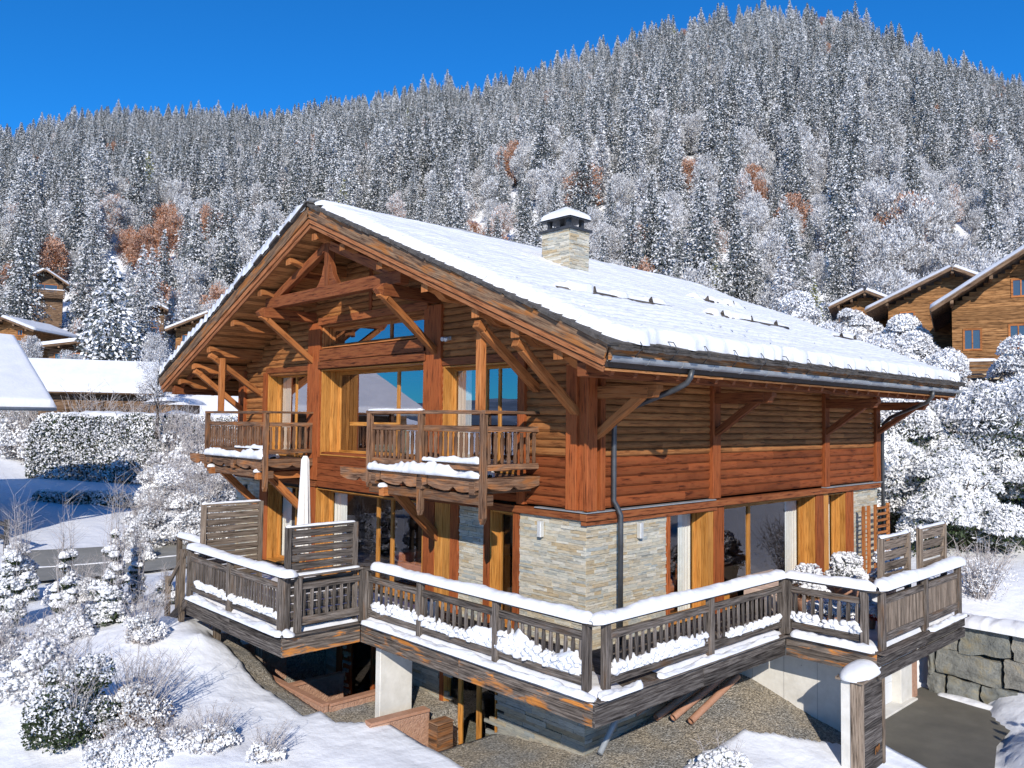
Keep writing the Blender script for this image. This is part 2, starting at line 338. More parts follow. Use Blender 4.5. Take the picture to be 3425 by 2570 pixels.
# clouds of small faces (leaves, needles, snow flecks)
def tufts(P, D, size, asp=.45, seed=1):
    """diamond quads at P, along D"""
    rs = np.random.RandomState(seed); n = len(P)
    D = D/(np.linalg.norm(D, axis=1)[:, None]+1e-9); A = rs.normal(size=(n, 3)); B = np.cross(D, A); B /= np.linalg.norm(B, axis=1)[:, None]+1e-9
    s = np.broadcast_to(size, (n,))[:, None]
    V = np.stack([P-D*s*.5, P+B*s*asp*.5, P+D*s*.5, P-B*s*asp*.5], 1).reshape(-1, 3)
    return V, np.arange(4*n).reshape(-1, 4)
ICO = None
def lumps(P, size, seed=1, sq=.75):
    """small uneven lumps (octahedra rounded by smooth shading)"""
    rs = np.random.RandomState(seed); n = len(P)
    g = (1+5**.5)/2
    B = np.array([(-1, g, 0), (1, g, 0), (-1, -g, 0), (1, -g, 0), (0, -1, g), (0, 1, g), (0, -1, -g), (0, 1, -g), (g, 0, -1), (g, 0, 1), (-g, 0, -1), (-g, 0, 1)])/1.9
    Fi = np.array([(0, 11, 5), (0, 5, 1), (0, 1, 7), (0, 7, 10), (0, 10, 11), (1, 5, 9), (5, 11, 4), (11, 10, 2), (10, 7, 6), (7, 1, 8), (3, 9, 4), (3, 4, 2), (3, 2, 6), (3, 6, 8), (3, 8, 9), (4, 9, 5), (2, 4, 11), (6, 2, 10), (8, 6, 7), (9, 8, 1)])
    j = 1+.35*(rs.rand(n, 12, 1)-.5)
    sc = np.stack([.75+.5*rs.rand(n), .75+.5*rs.rand(n), sq*(.8+.4*rs.rand(n))], 1)[:, None, :]
    V = P[:, None, :]+B[None]*j*sc*np.broadcast_to(size, (n,))[:, None, None]*.5
    F = (Fi[None]+np.arange(n)[:, None, None]*12).reshape(-1, 3)
    return V.reshape(-1, 3), F
def combine(name, parts, smoothlump=True):
    """parts: list of (V,F,matname). quads and triangles mixed -> one mesh"""
    me = bpy.data.meshes.new(name); V = np.concatenate([p[0] for p in parts]); off = 0; li = []; ls = []; mi = []; sm = []; mats = []; st = 0
    for v, f, m in parts:
        if m not in mats: mats.append(m)
        li.append((f+off).reshape(-1)); k = f.shape[1]; ls.append(st+np.arange(len(f))*k); st += f.size
        mi.append(np.full(len(f), mats.index(m))); sm.append(np.full(len(f), k == 3)); off += len(v)
    me.vertices.add(len(V)); me.vertices.foreach_set('co', V.reshape(-1).astype(np.float32))
    li = np.concatenate(li).astype(np.int32); me.loops.add(len(li)); me.loops.foreach_set('vertex_index', li)
    ls = np.concatenate(ls).astype(np.int32); me.polygons.add(len(ls)); me.polygons.foreach_set('loop_start', ls)
    me.polygons.foreach_set('material_index', np.concatenate(mi).astype(np.int32)); me.polygons.foreach_set('use_smooth', np.concatenate(sm))
    for m in mats: me.materials.append(M[m])
    me.update(calc_edges=True); return me

# ================================================================ TERRAIN
VD = np.array([math.cos(YAW), math.sin(YAW)]); VR = np.array([math.sin(YAW), -math.cos(YAW)])
def world(dd, l): return CAM.x+dd*VD[0]+l*VR[0], CAM.y+dd*VD[1]+l*VR[1]
CP = [(-3.83, 9.8, -.70), (-3.8, 10.8, -.8), (-3.8, 8.5, -.78), (-3.2, 9.0, -1.15), (-2.75, 7.0, -1.75), (-2.7, 5.0, -1.9), (-2.5, 3.4, -2.1), (-1.6, 1.6, -2.15), (-5, 7.5, -1.2), (-5, 4, -1.9),
      (-4.5, 2, -2.2), (-3.5, -.5, -2.35), (-7.5, 6, -1.95), (-8, 10, -1.75), (-7, 15, -1.45), (-4.2, 14, -1.2), (0, 26, -1.1), (-4, 21, -1.35), (1, 31, -.8), (5, 40, -.1), (11, 46, .2), (2, 46, .3), (20, 60, 3.5),
      (-9, 3, -2.3), (-12, -6, -2.7), (-20, -20, -3.2), (-25, 10, -2.2), (-20, 30, -.8), (-12, 60, 2.5), (4, 56, 1.2),
      (.3, -.3, -1.87), (0, 2.4, -2.2), (1, -1, -1.86), (2.2, -.6, -1.7), (4.0, -.5, -1.22), (4.6, .6, -1.2), (4.6, -2, -1.75), (4.4, -3.5, -2.15), (2.4, -2.6, -1.98), (0, -3, -2.3), (1.4, -1.7, -1.93), (1.2, -6, -2.6), (-4, -5, -2.6),
      (5, -8, -2.7), (9, -6.5, -2.35), (7.2, -5.4, -2.5), (10, -12, -2.4), (20, -22, -2.5), (8, 8, -1.5), (13, 5, -.9), (14, -2, -.62), (16, 3, -.5), (16, -6, -.6), (20, 1, 0), (24, 6, .6), (14, 15, .0), (9, 20, -.5), (28, -4, 1.2), (30, 9, 3.5),
      (33, 5, 5.0), (41, 11, 8.6), (47, 16, 10.6), (25, 25, 3.2), (40, 28, 7.5), (50, 2, 7.5), (35, -12, 3), (10, 65, 4.8), (25, 50, 5), (35, 45, 7.5), (40, 60, 12), (20, 75, 11), (62, 30, 14.5), (-5, 75, 5.5)]
CP = np.array(CP)
def tk(a, b):
    r_ = np.sqrt(((a[:, None, :]-b[None])**2).sum(-1))+1e-9; return r_
_n = len(CP); _A = np.zeros((_n+3, _n+3)); _A[:_n, :_n] = tk(CP[:, :2], CP[:, :2]); _A[:_n, _n] = 1; _A[:_n, _n+1:] = CP[:, :2]; _A[_n:, :_n] = _A[:_n, _n:].T
_w = np.linalg.solve(_A+np.diag([-.0]*_n+[0]*3), np.r_[CP[:, 2], 0, 0, 0])
SKY = np.array([(-900, 330), (-300, 320), (0, 305), (60, 290), (130, 262), (250, 250), (400, 245), (560, 255), (700, 225), (800, 215), (960, 172), (1020, 200), (1095, 165), (1200, 125), (1280, 92), (1360, 72), (1450, 45), (1600, 12), (1700, 2), (1850, 12), (1950, 62), (2050, 105), (2130, 135), (2212, 160), (2500, 260), (3100, 380)], float)
def hill(dd, l):
    th = l/np.maximum(dd, 20.); Dx = 1106+th*1744.2
    sky_y = np.interp(Dx, SKY[:, 0], SKY[:, 1]); dc = 430+60*np.sin(Dx*.0028)
    zc = 4.3+(910-sky_y)*dc/1744.2-10.4
    z0 = 7.5+3*np.clip((Dx-900)/1100, -.5, 1.5); t = (dd-82)/(dc-82)
    up = z0+(zc-z0)*np.clip(t, 0, 1)**1.06+6*(fbm(dd*.012+5, l*.012, 9)-.5)*np.clip(t*4, 0, 1)*(1-np.clip(t, 0, 1))*4
    dn = zc-(dd-dc)*.35-((dd-dc)**2)*.0006
    return np.where(t < 1, up, np.maximum(dn, -30))
def height(x, y):
    x = np.asarray(x, float); y = np.asarray(y, float); sh = x.shape; p = np.stack([x.ravel(), y.ravel()], 1)
    near = np.zeros(len(p))
    for i in range(0, len(p), 20000):
        q = p[i:i+20000]; near[i:i+20000] = tk(q, CP[:, :2])@_w[:_n]+_w[_n]+q@_w[_n+1:]
    rel = p-np.array([CAM.x, CAM.y]); dd = rel@VD; l = rel@VR
    hf = hill(dd, l); k = np.clip((dd-68)/24, 0, 1); k = k*k*(3-2*k)
    rad = np.hypot(rel[:, 0], rel[:, 1]); back = np.clip((rad-60)/60, 0, 1)*(dd < 40)
    near = np.clip(near, -3.4, 14); near = near*(1-back)+(-3)*back
    out = near*(1-k)+hf*k
    # cut for the garage drive and step up behind the block wall
    X, Y = p[:, 0], p[:, 1]
    out = np.where((X > 4.9) & (X < 11.3) & (Y < 0.4) & (Y > -30) & (X-4.9 > (-Y-4.3)*.9), np.minimum(out, -2.72), out)
    mound = (X > 4.9) & (X < 11.3) & (Y < -4.2) & (X-4.9 <= (-Y-4.3)*.9+0)
    pit = ((X > -2.55) & (X < .3) & (Y > 5.2) & (Y < 9.2)) | ((X > -1.9) & (X < .3) & (Y > 2.45) & (Y < 3.75))
    out = np.where(pit, -3.3, out)
    out = np.where((X > .15) & (X < 13) & (Y > .15) & (Y < 14.7), np.minimum(out, -3.0), out)
    return out.reshape(sh)
def hz(x, y): return float(height(np.array([x]), np.array([y]))[0])
def axis(fine0, fine1, st, lo, hi):
    a = [fine0]
    while a[-1] < fine1: a.append(a[-1]+st)
    g = st; up = a[-1]
    while up < hi: g *= 1.09; up += g; a.append(up)
    g = st; dn = fine0; b = []
    while dn > lo: g *= 1.09; dn -= g; b.append(dn)
    return np.array(b[::-1]+a)
gx = axis(-9, 12, .1, -260, 260); gy = axis(-7, 14, .1, -260, 260); GX, GY = np.meshgrid(gx, gy, indexing='ij')
H0 = height(GX, GY)
# where the ground is bare of snow
def bare(x, y):
    n = (fbm(x*1.3, y*1.3, 21)-.5)*1.5
    def seg(ax, ay, bx, by, rr):
        dx, dy = bx-ax, by-ay; t = np.clip(((x-ax)*dx+(y-ay)*dy)/(dx*dx+dy*dy), 0, 1)
        return rr-np.hypot(x-ax-t*dx, y-ay-t*dy)
    b = np.maximum.reduce([seg(-2.75, 9.2, -2.6, 5.3, .42), seg(-2.0, 4.7, -1.2, 4.4, .75), seg(-.7, 1.9, .4, -.4, .85), seg(.3, -.3, 4.6, -.5, 1.1), seg(3.4, -1.0, 4.6, -2.4, .8), seg(-.8, 6, -.8, 8, .6), seg(-1.1, 3.4, .0, 2.6, .3)])
    und_ = np.minimum(np.minimum(x+1.75, 4.6-x), np.minimum(y+1.7, 14-y)); und_ = np.where(x > 0, np.minimum(und_, np.where(y > -1.7, 1, -1)), und_)
    und2 = np.minimum(np.minimum(x+3.1, -1-x), np.minimum(y-4.9, 9.0-y))
    return np.maximum(b+n*.32, np.maximum(und_, und2)+n*.2)
B = bare(GX, GY); k = np.clip(B/.16+.5, 0, 1)
drive = (GX > 4.85) & (GX < 11.1) & (GY < .4) & (H0 < -2.6)
big = np.clip((np.hypot(GX, GY)-2)/30, 0, 1)
und = (fbm(GX*.45, GY*.45, 4)-.5)*.22+(fbm(GX*1.6, GY*1.6, 8)-.5)*.05
snowz = H0+und*(1-k)+.13*(1-k)-.16*k
snowz = np.where(drive, H0-.1, snowz)
P = np.stack([GX, GY, snowz], -1); me = gridmesh('snow_ground', P, M['snow_field'])
objof('snow_ground', me, kind='structure')
gxa = np.arange(-4.5, 6.5, .1); gya = np.arange(-4.2, 10.5, .1); A, Bq = np.meshgrid(gxa, gya, indexing='ij'); hh = height(A, Bq)
P = np.stack([A, Bq, hh+(fbm(A*5, Bq*5, 3)-.5)*.05-.02], -1); objof('gravel_ground', gridmesh('gravel_ground', P, M['gravel']), kind='structure')
# forested hillside behind
dl = np.linspace(84, 900, 130); th = np.linspace(-1.5, 1.5, 200); DD, TH = np.meshgrid(dl, th, indexing='ij')
hx, hy = world(DD, DD*TH); P = np.stack([hx, hy, height(hx, hy)-.4], -1)
objof('hill', gridmesh('hill', P, M['earth']), kind='structure')
# ground sheet to the horizon and far mountains all round (seen in the window panes)
ang = np.linspace(0, 2*math.pi, 181); rad = np.array([240, 600, 1200, 2500]); RA, AN = np.meshgrid(rad, ang, indexing='ij')
P = np.stack([CAM.x+RA*np.cos(AN), CAM.y+RA*np.sin(AN), -3.6+0*RA], -1); objof('valley_ground', gridmesh('valley_ground', P, M['snow_field']), kind='structure')
rad = np.linspace(900, 2300, 24); ang = np.linspace(YAW+math.radians(75), YAW+math.radians(285), 220); RA, AN = np.meshgrid(rad, ang, indexing='ij')
t = (RA-900)/1400; zz = -8+np.sin(np.clip(t, 0, 1)*math.pi)**.9*(10+75*fbm(AN*5, t*1.3, 31, 5))
P = np.stack([CAM.x+RA*np.cos(AN), CAM.y+RA*np.sin(AN), zz], -1)
M['mount'] = noisy('mountain', [(.03, .05, .08), (.08, .12, .17), (.30, .36, .44)], .006, .9, .1, detail=9)
objof('mountains', gridmesh('mountains', P, M['mount']), kind='structure')
# driveway and the road on the left
def sheet(name, poly, mat, z=None, off=.02, **k):
    xs = [p[0] for p in poly]; ys = [p[1] for p in poly]
    me = bpy.data.meshes.new(name); me.from_pydata([(x, y, (z if z is not None else hz(x, y)+off)) for x, y in poly], [], [tuple(range(len(poly)))]); me.materials.append(M[mat])
    return objof(name, me, **k)
sheet('driveway', [(4.86, -2.0), (11.2, -2.0), (11.2, -3.6), (10.0, -4.5), (8.2, -4.6), (6.6, -5.0), (5.4, -5.8), (4.2, -7.5), (2.6, -7.4), (3.6, -4.4), (4.86, -3.9)], 'asphalt', z=-2.6, kind='structure')
# snow bank beyond the drive, right of the picture
a = np.linspace(0, 1, 60); A, Bq = np.meshgrid(a, a, indexing='ij'); bx = 3.5+A*12; by = -3.0-Bq*9-A*.2
edge = np.clip(((-by-4.75-(np.clip(8.2-bx, 0, 9))*.55-(np.clip(bx-9.2, 0, 2)*-.6))+.25*(fbm(bx, by, 6)-.5)*2)/.9, -.3, 1)
P = np.stack([bx, by, -2.66+np.sign(edge)*np.abs(edge)**.6*.42+.16*fbm(bx*.5, by*.5, 14, 2)], -1)
objof('snow_bank', gridmesh('snow_bank', P, M['snow_field']), kind='structure')
rx = []; 
for (x, y) in [(-5.6, 20.3), (-2.5, 19.0), (.8, 18.2), (4, 18.0)]: rx.append((x, y))
ry = [(5.4, 22.6), (2.2, 23.6), (-1.0, 24.8), (-4.2, 26.0)]
uu = np.linspace(0, 1, 40); vv = np.linspace(0, 1, 20); U_, V_ = np.meshgrid(uu, vv, indexing='ij')
lx = np.interp(U_, np.linspace(0, 1, 4), [p[0] for p in rx]); ly = np.interp(U_, np.linspace(0, 1, 4), [p[1] for p in rx])
tx = np.interp(U_, np.linspace(0, 1, 4), [p[0] for p in ry[::-1]]); ty = np.interp(U_, np.linspace(0, 1, 4), [p[1] for p in ry[::-1]])
rxx = lx*(1-V_)+tx*V_; ryy = ly*(1-V_)+ty*V_
P = np.stack([rxx, ryy, height(rxx, ryy)+.24], -1); objof('road', gridmesh('road', P, M['road']), kind='structure')
for q in (.45,): snow_strip('snow_rut', [(rxx[i, int(q*19)], ryy[i, int(q*19)], float(P[i, int(q*19), 2])-.02) for i in range(0, 40, 3)], .12, .05, seed=int(q*100), kind='structure')

# ================================================================ TREES
def spruce(seed, H=18., Rr=3.1, dark=('needle', 'needle'), snow='frost', ratio=.5, ts=.42, dens=1.0, wh=40):
    rs = np.random.RandomState(seed); P = []; D = []; K = []
    for k in range(wh):
        t = (k+.3*rs.rand())/wh; zc = H*(.05+.93*t); r0 = (Rr*(1-t)**.80*(.74+.45*rs.rand())+.10)
        nb = int((7+8*(1-t))*dens)+3
        for b in range(nb):
            az = 2*math.pi*(b+rs.rand()*.8)/nb; rr = r0*(.75+.4*rs.rand()); npt = max(2, int(rr/.26*dens))
            s = (np.arange(npt)+rs.rand(npt))/npt
            dr = -.30*rr*s**1.6+.10*rr*s
            c, sn = math.cos(az), math.sin(az); lat = (rs.rand(npt)-.5)*.55*rr*(1-s*.7)*.8
            x = rr*s*c-lat*sn; y = rr*s*sn+lat*c; z = zc+dr-np.abs(lat)*.25+rs.normal(size=npt)*.13
            kd = rs.rand(npt) < ratio
            P.append(np.stack([x, y, z+kd*.09], 1)); D.append(np.stack([c+rs.normal(size=npt)*.5, sn+rs.normal(size=npt)*.5, -.45+rs.normal(size=npt)*.35], 1)); K.append(kd)
    P = np.concatenate(P); D = np.concatenate(D); K = np.concatenate(K)
    sz = ts*(.7+.7*rs.rand(len(P)))
    V1, F1 = tufts(P[K], D[K], sz[K], .62, seed+1); nk = ~K; V2, F2 = tufts(P[nk], D[nk], sz[nk]*1.25, .5, seed+2)
    h = len(F2)//2
    return [(V1, F1, snow), (V2, F2, dark[0])]
def round_tree(seed, H=12., Rr=4., snow='frost', other='fgrey', ratio=.6, nb=70, per=110, ts=.30, low=.25):
    rs = np.random.RandomState(seed); Ps = []; Ds = []
    for b in range(nb):
        v = rs.normal(size=3); v /= np.linalg.norm(v); rad = rs.rand()**.4
        c = np.array([v[0]*Rr*.78*rad, v[1]*Rr*.78*rad, H*(low+1)/2+v[2]*H*(1-low)/2*.85*rad]); br = Rr*(.16+.2*rs.rand())
        w = rs.normal(size=(per, 3)); w /= np.linalg.norm(w, axis=1)[:, None]; w *= (rs.rand(per, 1)**.35)
        Ps.append(c+w*br*np.array([1, 1, 1.15])); Ds.append(w*.7+v*.4+np.array([0, 0, .5]))
    P = np.concatenate(Ps); D = np.concatenate(Ds)+rs.normal(size=(len(Ps)*per, 3))*.35
    K = rs.rand(len(P)) < ratio+.18*np.sign(D[:, 2]); sz = ts*(.6+.9*rs.rand(len(P)))
    V1, F1 = tufts(P[K], D[K], sz[K], .42, seed+1); V2, F2 = tufts(P[~K], D[~K], sz[~K], .36, seed+2)
    return [(V1, F1, snow), (V2, F2, other)]
def trunk_mesh(H, rad, name='trunk'):
    mb = MB(); mb.tube([(0, 0, -.6), (0, .02*H/10, H*.3), (.03, 0, H*.65), (0, 0, H*.97)], [rad*1.2, rad, rad*.55, .02], 7); return mb.mesh(name, ['bark'])
def limbs_mesh(H, Rr, seed, rad=.16, mat='bark'):
    rs = random.Random(seed); mb = MB(); mb.tube([(0, 0, -.6), (.05, 0, H*.25), (0, .1, H*.55), (.1, 0, H*.9)], [rad*1.3, rad, rad*.6, .03], 7)
    for i in range(14):
        a = rs.random()*6.283; z0 = H*(.2+.45*rs.random()); L = Rr*(.6+.4*rs.random())
        mb.tube([(0, 0, z0), (math.cos(a)*L*.45, math.sin(a)*L*.45, z0+L*.35), (math.cos(a)*L, math.sin(a)*L, z0+L*(.4+.5*rs.random()))], [rad*.45, rad*.28, .015], 5)
    return mb.mesh('limbs', [mat])
SP = [(combine('crown', spruce(10+i, 17+i % 3*1.5, (4.1, 3.6, 4.5, 3.3, 4.3)[i], ratio=(.62, .56, .72, .62, .50)[i], snow='frost', ts=.34, dens=1.3)), trunk_mesh(18, .22), 18.+i % 3) for i in range(5)]
FR = [(combine('crown', round_tree(40+i, 12, 3.6, ratio=.62)), limbs_mesh(12, 3, i), 12.) for i in range(3)]
RU = [(combine('crown', round_tree(60, 12, 3.4, snow='rustp', other='rust', ratio=.5)), limbs_mesh(12, 3, 7), 12.), (combine('crown', round_tree(61, 13, 3.0, snow='frost', other='rustp', ratio=.5)), limbs_mesh(13, 3, 8), 13.), (combine('crown', round_tree(62, 11, 3.8, snow='rustp', other='rust', ratio=.35, low=.1)), limbs_mesh(11, 3, 9), 11.)]
LA = [(combine('crown', spruce(70, 17, 3.0, ratio=.75, snow='frost', dark=('fgrey', 'fgrey'))), trunk_mesh(17, .2), 17.), (combine('crown', spruce(72, 17, 3.3, ratio=.5, snow='frost', dark=('olive', 'olive'))), trunk_mesh(17, .2), 17.)]
KINDS = SP+FR+RU+LA      # 0-4 spruce, 5-7 frosted, 8-10 rusty, 11 pale larch, 12 olive larch
NAMES = ['spruce_tree']*5+['broadleaf_tree']*3+['broadleaf_tree']*3+['larch_tree']*2
LOOK = ['frosted spruce', 'dark spruce', 'whitish spruce', 'narrow spruce', 'darkest spruce', 'white frosted tree', 'frosted bare tree', 'bushy frosted tree', 'rusty-leaved tree', 'pinkish frosted tree', 'wide rust-brown tree', 'pale larch', 'olive larch']
pts = []
rs = np.random.RandomState(5); cand = []
dd_ = 84.
while dd_ < 560:
    sp = 4.9+dd_*.0042; n = int(dd_*2.1/sp)
    for i in range(n):
        l = (-1.05+2.1*(i+rs.rand())/n)*dd_; cand.append((dd_+rs.rand()*sp, l, sp))
    dd_ += sp*.86
def blocked(x, y, dd, Dx):   # clearings for the houses of the village
    for (a, b, c) in HOUSE_CLEAR:
        if math.hypot(x-a, y-b) < c: return True
    return False
HOUSE_CLEAR = [(15.4, 105, 4.5), (13.3, 96, 4), (11.6, 89, 4), (10.4, 84, 4), (17.4, 113.8, 9), (15, 105, 8), (21.3, 82.5, 6), (20, 70, 9), (9, 72, 9), (45, 8, 8), (48, 15, 7), (13, 100, 6)]
MARKED = [((1105, 540), 88, 8, .75), ((1960, 600), 108, 10, 1.15), ((850, 435), 150, 9, .75), ((300, 560), 135, 8, .95), ((270, 540), 138, 8, .8), ((330, 590), 128, 10, .8), ((1990, 590), 104, 7, 1.1), ((1900, 560), 110, 6, 1.1), ((1760, 655), 84, 12, .52), ((1690, 655), 80, 11, .62), ((1500, 640), 84, 4, .5), ((1455, 240), 330, 12, 1.1), ((1485, 300), 290, 12, .5), ((1790, 270), 300, 8, .8), ((165, 640), 86, 9, .55)]
for dd, l, sp in cand:
    x, y = world(dd, l); Dx = 1106+l/dd*1744.2
    dc = 430+60*math.sin(Dx*.0028)
    if any(m[2] in (8, 9, 10) and m[1] > 120 and abs(Dx-m[0][0]) < 62*m[3]*130/m[1]+22 and .88*m[1] < dd < m[1]+4 for m in MARKED): continue
    if dd > dc+18 or Dx < -720 or Dx > 2900 or blocked(x, y, dd, Dx): continue
    q = rs.rand(); lowz = max(0, 1-(dd-84)/130.)
    nzf = fbm(np.array([x*.02]), np.array([y*.02]), 77)[0]
    pf = .03+.34*lowz+(.16 if nzf > .6 else 0)
    if Dx > 1850 and dd < 190: pf += .25
    pr = .05+(.22 if fbm(np.array([x*.03+9]), np.array([y*.03]), 78)[0] > .60 else 0)
    if q < pr: kd = 8+int(rs.rand()*3)
    elif q < pr+pf: kd = 5+int(rs.rand()*3)
    elif q < pr+pf+.04: kd = 11
    elif q < pr+pf+.05: kd = 12
    else: kd = int(rs.rand()*5)
    if Dx < 1000 and kd < 5 and rs.rand() < .25: kd = 4
    s = (.64+.52*rs.rand()**1.3)*(1.0 if kd < 5 else .95)*(1.0 if dd > 140 else .85)
    pts.append((dd, x, y, kd, s, rs.rand()*6.28))
for D_, dd, kd, s in MARKED:
    l = (D_[0]-1106)/1744.2*dd; x, y = world(dd, l); pts.append((dd-.5 if dd > 160 else 60, x, y, kd, s, R.random()*6))
def offscreen(p):
    q_ = np.array([p[1]-CAM.x, p[2]-CAM.y]); return abs((q_@VR)/(q_@VD)) > .69
pts.sort(key=lambda p: p[0]+(1000 if offscreen(p) else 0))
P3 = np.array([(p[1], p[2]) for p in pts]); PZ = height(P3[:, 0], P3[:, 1])-.3
NI = 285
def region(Dx):
    for lim, s in ((60, 'at the left picture edge'), (130, 'above the ochre chalet at left'), (200, 'right of the upper hut'), (270, 'above the large fir'), (340, 'above the tower-like hut'), (420, 'left of the chalet eaves'), (500, 'above the left roof slope'), (590, 'near the gable peak, left side'), (680, 'right above the gable peak'), (780, 'just right of the gable peak'), (880, 'above the front roof half'),
                   (980, 'midway between peak and chimney'), (1070, 'left of the chimney'), (1160, 'close to the chimney, left side'), (1250, 'directly behind the chimney'), (1340, 'just right of the chimney'), (1430, 'right of the chimney'), (1520, 'above the roof ridge end'), (1610, 'behind the log snow guards'), (1700, 'above the far roof slope'), (1790, 'left of the three right chalets'), (1880, 'above the smallest right gable'), (1970, 'above the middle right chalet'), (2060, 'above the middle right ridge'), (2140, 'above the dark right chalet')):
        if Dx < lim: return s
    return 'at the right picture edge'
def depthword(z):
    for lim, s in ((11, 'at the slope foot'), (14, 'near the slope foot'), (18, 'low on the slope'), (23, 'on the lower slope'), (29, 'on the mid slope'), (37, 'part-way up'), (50, 'higher up')):
        if z < lim: return s
    return 'far up the slope'
SZ = lambda s: 'small ' if s < .8 else ('' if s < 1.0 else 'tall ')
USED = {}
def uniq(s):
    n = USED.get(s, 0); USED[s] = n+1
    return s if n == 0 else s+[', farther one', ', farthest one', ', hindmost', ', rearmost'][min(n-1, 3)]
for i in range(NI):
    dd, x, y, kd, s, rot = pts[i]; cr, tr, h = KINDS[kd]; z = float(PZ[i])
    rel_ = np.array([x-CAM.x, y-CAM.y]); e = empty(NAMES[kd], (x, y, z), rot, label=uniq('%s%s %s, %s' % (SZ(s), LOOK[kd], depthword(z), region(1106+(rel_@VR)/(rel_@VD)*1744.2))), cat='tree', group='trees of the wooded hillside')
    e.scale = (s, s, s*(.92+.16*R.random()))
    objof('crown', cr, e); objof('trunk', tr, e)
# the rest of the forest reads as one mass: one object of instanced crowns
rest = pts[NI:]; me = bpy.data.meshes.new('forest'); me.from_pydata([(p[1], p[2], float(PZ[NI+i])) for i, p in enumerate(rest)], [], [])
for nm, ty, vals in (('kd', 'INT', [p[3] for p in rest]), ('scl', 'FLOAT', [p[4] for p in rest]), ('rot', 'FLOAT', [p[5] for p in rest])):
    me.attributes.new(nm, ty, 'POINT').data.foreach_set('value', vals)
fo = objof('forest', me, label='snow-dusted forest covering the whole hill up to the skyline', cat='forest', kind='stuff')
g = bpy.data.node_groups.new('forest', 'GeometryNodeTree'); g.interface.new_socket('Geometry', in_out='INPUT', socket_type='NodeSocketGeometry'); g.interface.new_socket('Geometry', in_out='OUTPUT', socket_type='NodeSocketGeometry')
gi = g.nodes.new('NodeGroupInput'); go = g.nodes.new('NodeGroupOutput'); jn = g.nodes.new('GeometryNodeJoinGeometry')
def nattr(nm, ty):
    n = g.nodes.new('GeometryNodeInputNamedAttribute'); n.data_type = ty; n.inputs[0].default_value = nm; return n.outputs[0]
cx = g.nodes.new('ShaderNodeCombineXYZ'); g.links.new(nattr('rot', 'FLOAT'), cx.inputs[2])
protos = {}
for o in bpy.data.objects:
    if o.name.startswith('crown') and o.data not in protos: protos[o.data] = o
for i, (cr, tr, h) in enumerate(KINDS):
    if cr not in protos: continue
    oi = g.nodes.new('GeometryNodeObjectInfo'); oi.inputs[0].default_value = protos[cr]; oi.inputs['As Instance'].default_value = True; oi.transform_space = 'ORIGINAL'
    ip = g.nodes.new('GeometryNodeInstanceOnPoints'); cmpn = g.nodes.new('FunctionNodeCompare'); cmpn.data_type = 'INT'; cmpn.operation = 'EQUAL'
    g.links.new(nattr('kd', 'INT'), cmpn.inputs[2]); cmpn.inputs[3].default_value = i
    g.links.new(gi.outputs[0], ip.inputs['Points']); g.links.new(cmpn.outputs[0], ip.inputs['Selection']); g.links.new(oi.outputs['Geometry'], ip.inputs['Instance'])
    g.links.new(cx.outputs[0], ip.inputs['Rotation']); g.links.new(nattr('scl', 'FLOAT'), ip.inputs['Scale']); g.links.new(ip.outputs[0], jn.inputs[0])
g.links.new(jn.outputs[0], go.inputs[0]); fo.modifiers.new('forest', 'NODES').node_group = g
print('forest', len(pts), [k in protos for k in [c[0] for c in KINDS]])
#@@CHALET@@
# ================================================================ THE CHALET
Wd, Ln = 14.88, 13.25; YR = Wd/2; MS = .4158; OV = 1.885; FX = -1.784; BX = 14.26
def zb(y): return 5.19+(min(y, Wd-y)+OV)*MS      # underside line of the bargeboards
def zs(y): return zb(y)-.06                          # soffit
def ztop(y): return zb(y)+.46                        # top of the shingles
CH = empty('chalet', (0, 0, 0), label='large wooden chalet with stone corner, snowy gable roof and balconies in the centre', cat='chalet')
class Fa:
    def __init__(s, O, U, Nn): s.O = Vector(O); s.U = Vector(U); s.N = Vector(Nn)
    def p(s, u, z, n=0): return s.O+s.U*u+s.N*n+Z*z
    def box(s, mb, u0, u1, z0, z1, n0, n1, g='z', mi=0, rnd=None):
        um, zm, nm = (u0+u1)/2, (z0+z1)/2, (n0+n1)/2
        if g == 'z': mb.beam(s.p(um, z0, nm), s.p(um, z1, nm), abs(u1-u0), abs(n1-n0), mi, up=s.N, rnd=rnd)
        elif g == 'u': mb.beam(s.p(u0, zm, nm), s.p(u1, zm, nm), abs(n1-n0), abs(z1-z0), mi, rnd=rnd)
        else: mb.beam(s.p(um, zm, n0), s.p(um, zm, n1), abs(u1-u0), abs(z1-z0), mi, rnd=rnd)
F = Fa((0, 0, 0), (0, 1, 0), (-1, 0, 0)); D_ = Fa((0, 0, 0), (1, 0, 0), (0, -1, 0))
def clad(mb, fa, u0, u1, z0, z1, holes=(), th=.045, big=1.0):
    z = z0
    while z < z1-.01:
        h = min(R.choice((.035, .045, .055, .07))*big, z1-z); uu_ = u0-R.random()*.2
        while uu_ < u1:
            L = R.uniform(.14, .52)*big; a, b = max(uu_, u0), min(uu_+L, u1)
            if b-a > .01 and not any(h0 < (a+b)/2 < h1 and y0 < z+h/2 < y1 for h0, h1, y0, y1 in holes):
                fa.box(mb, a+.002, b-.002, z+.0015, z+h-.0015, -.02, th*.4+R.random()*th*.6, 'u')
            uu_ += L
        z += h
def openclip(u0, u1, z, ops):
    segs = [(u0, u1)]
    for a, b, y0, y1 in ops:
        if y0 < z < y1:
            ns = []
            for s0, s1 in segs:
                if b <= s0 or a >= s1: ns.append((s0, s1)); continue
                if a > s0: ns.append((s0, a))
                if b < s1: ns.append((b, s1))
            segs = ns
    return [s for s in segs if s[1]-s[0] > .02]
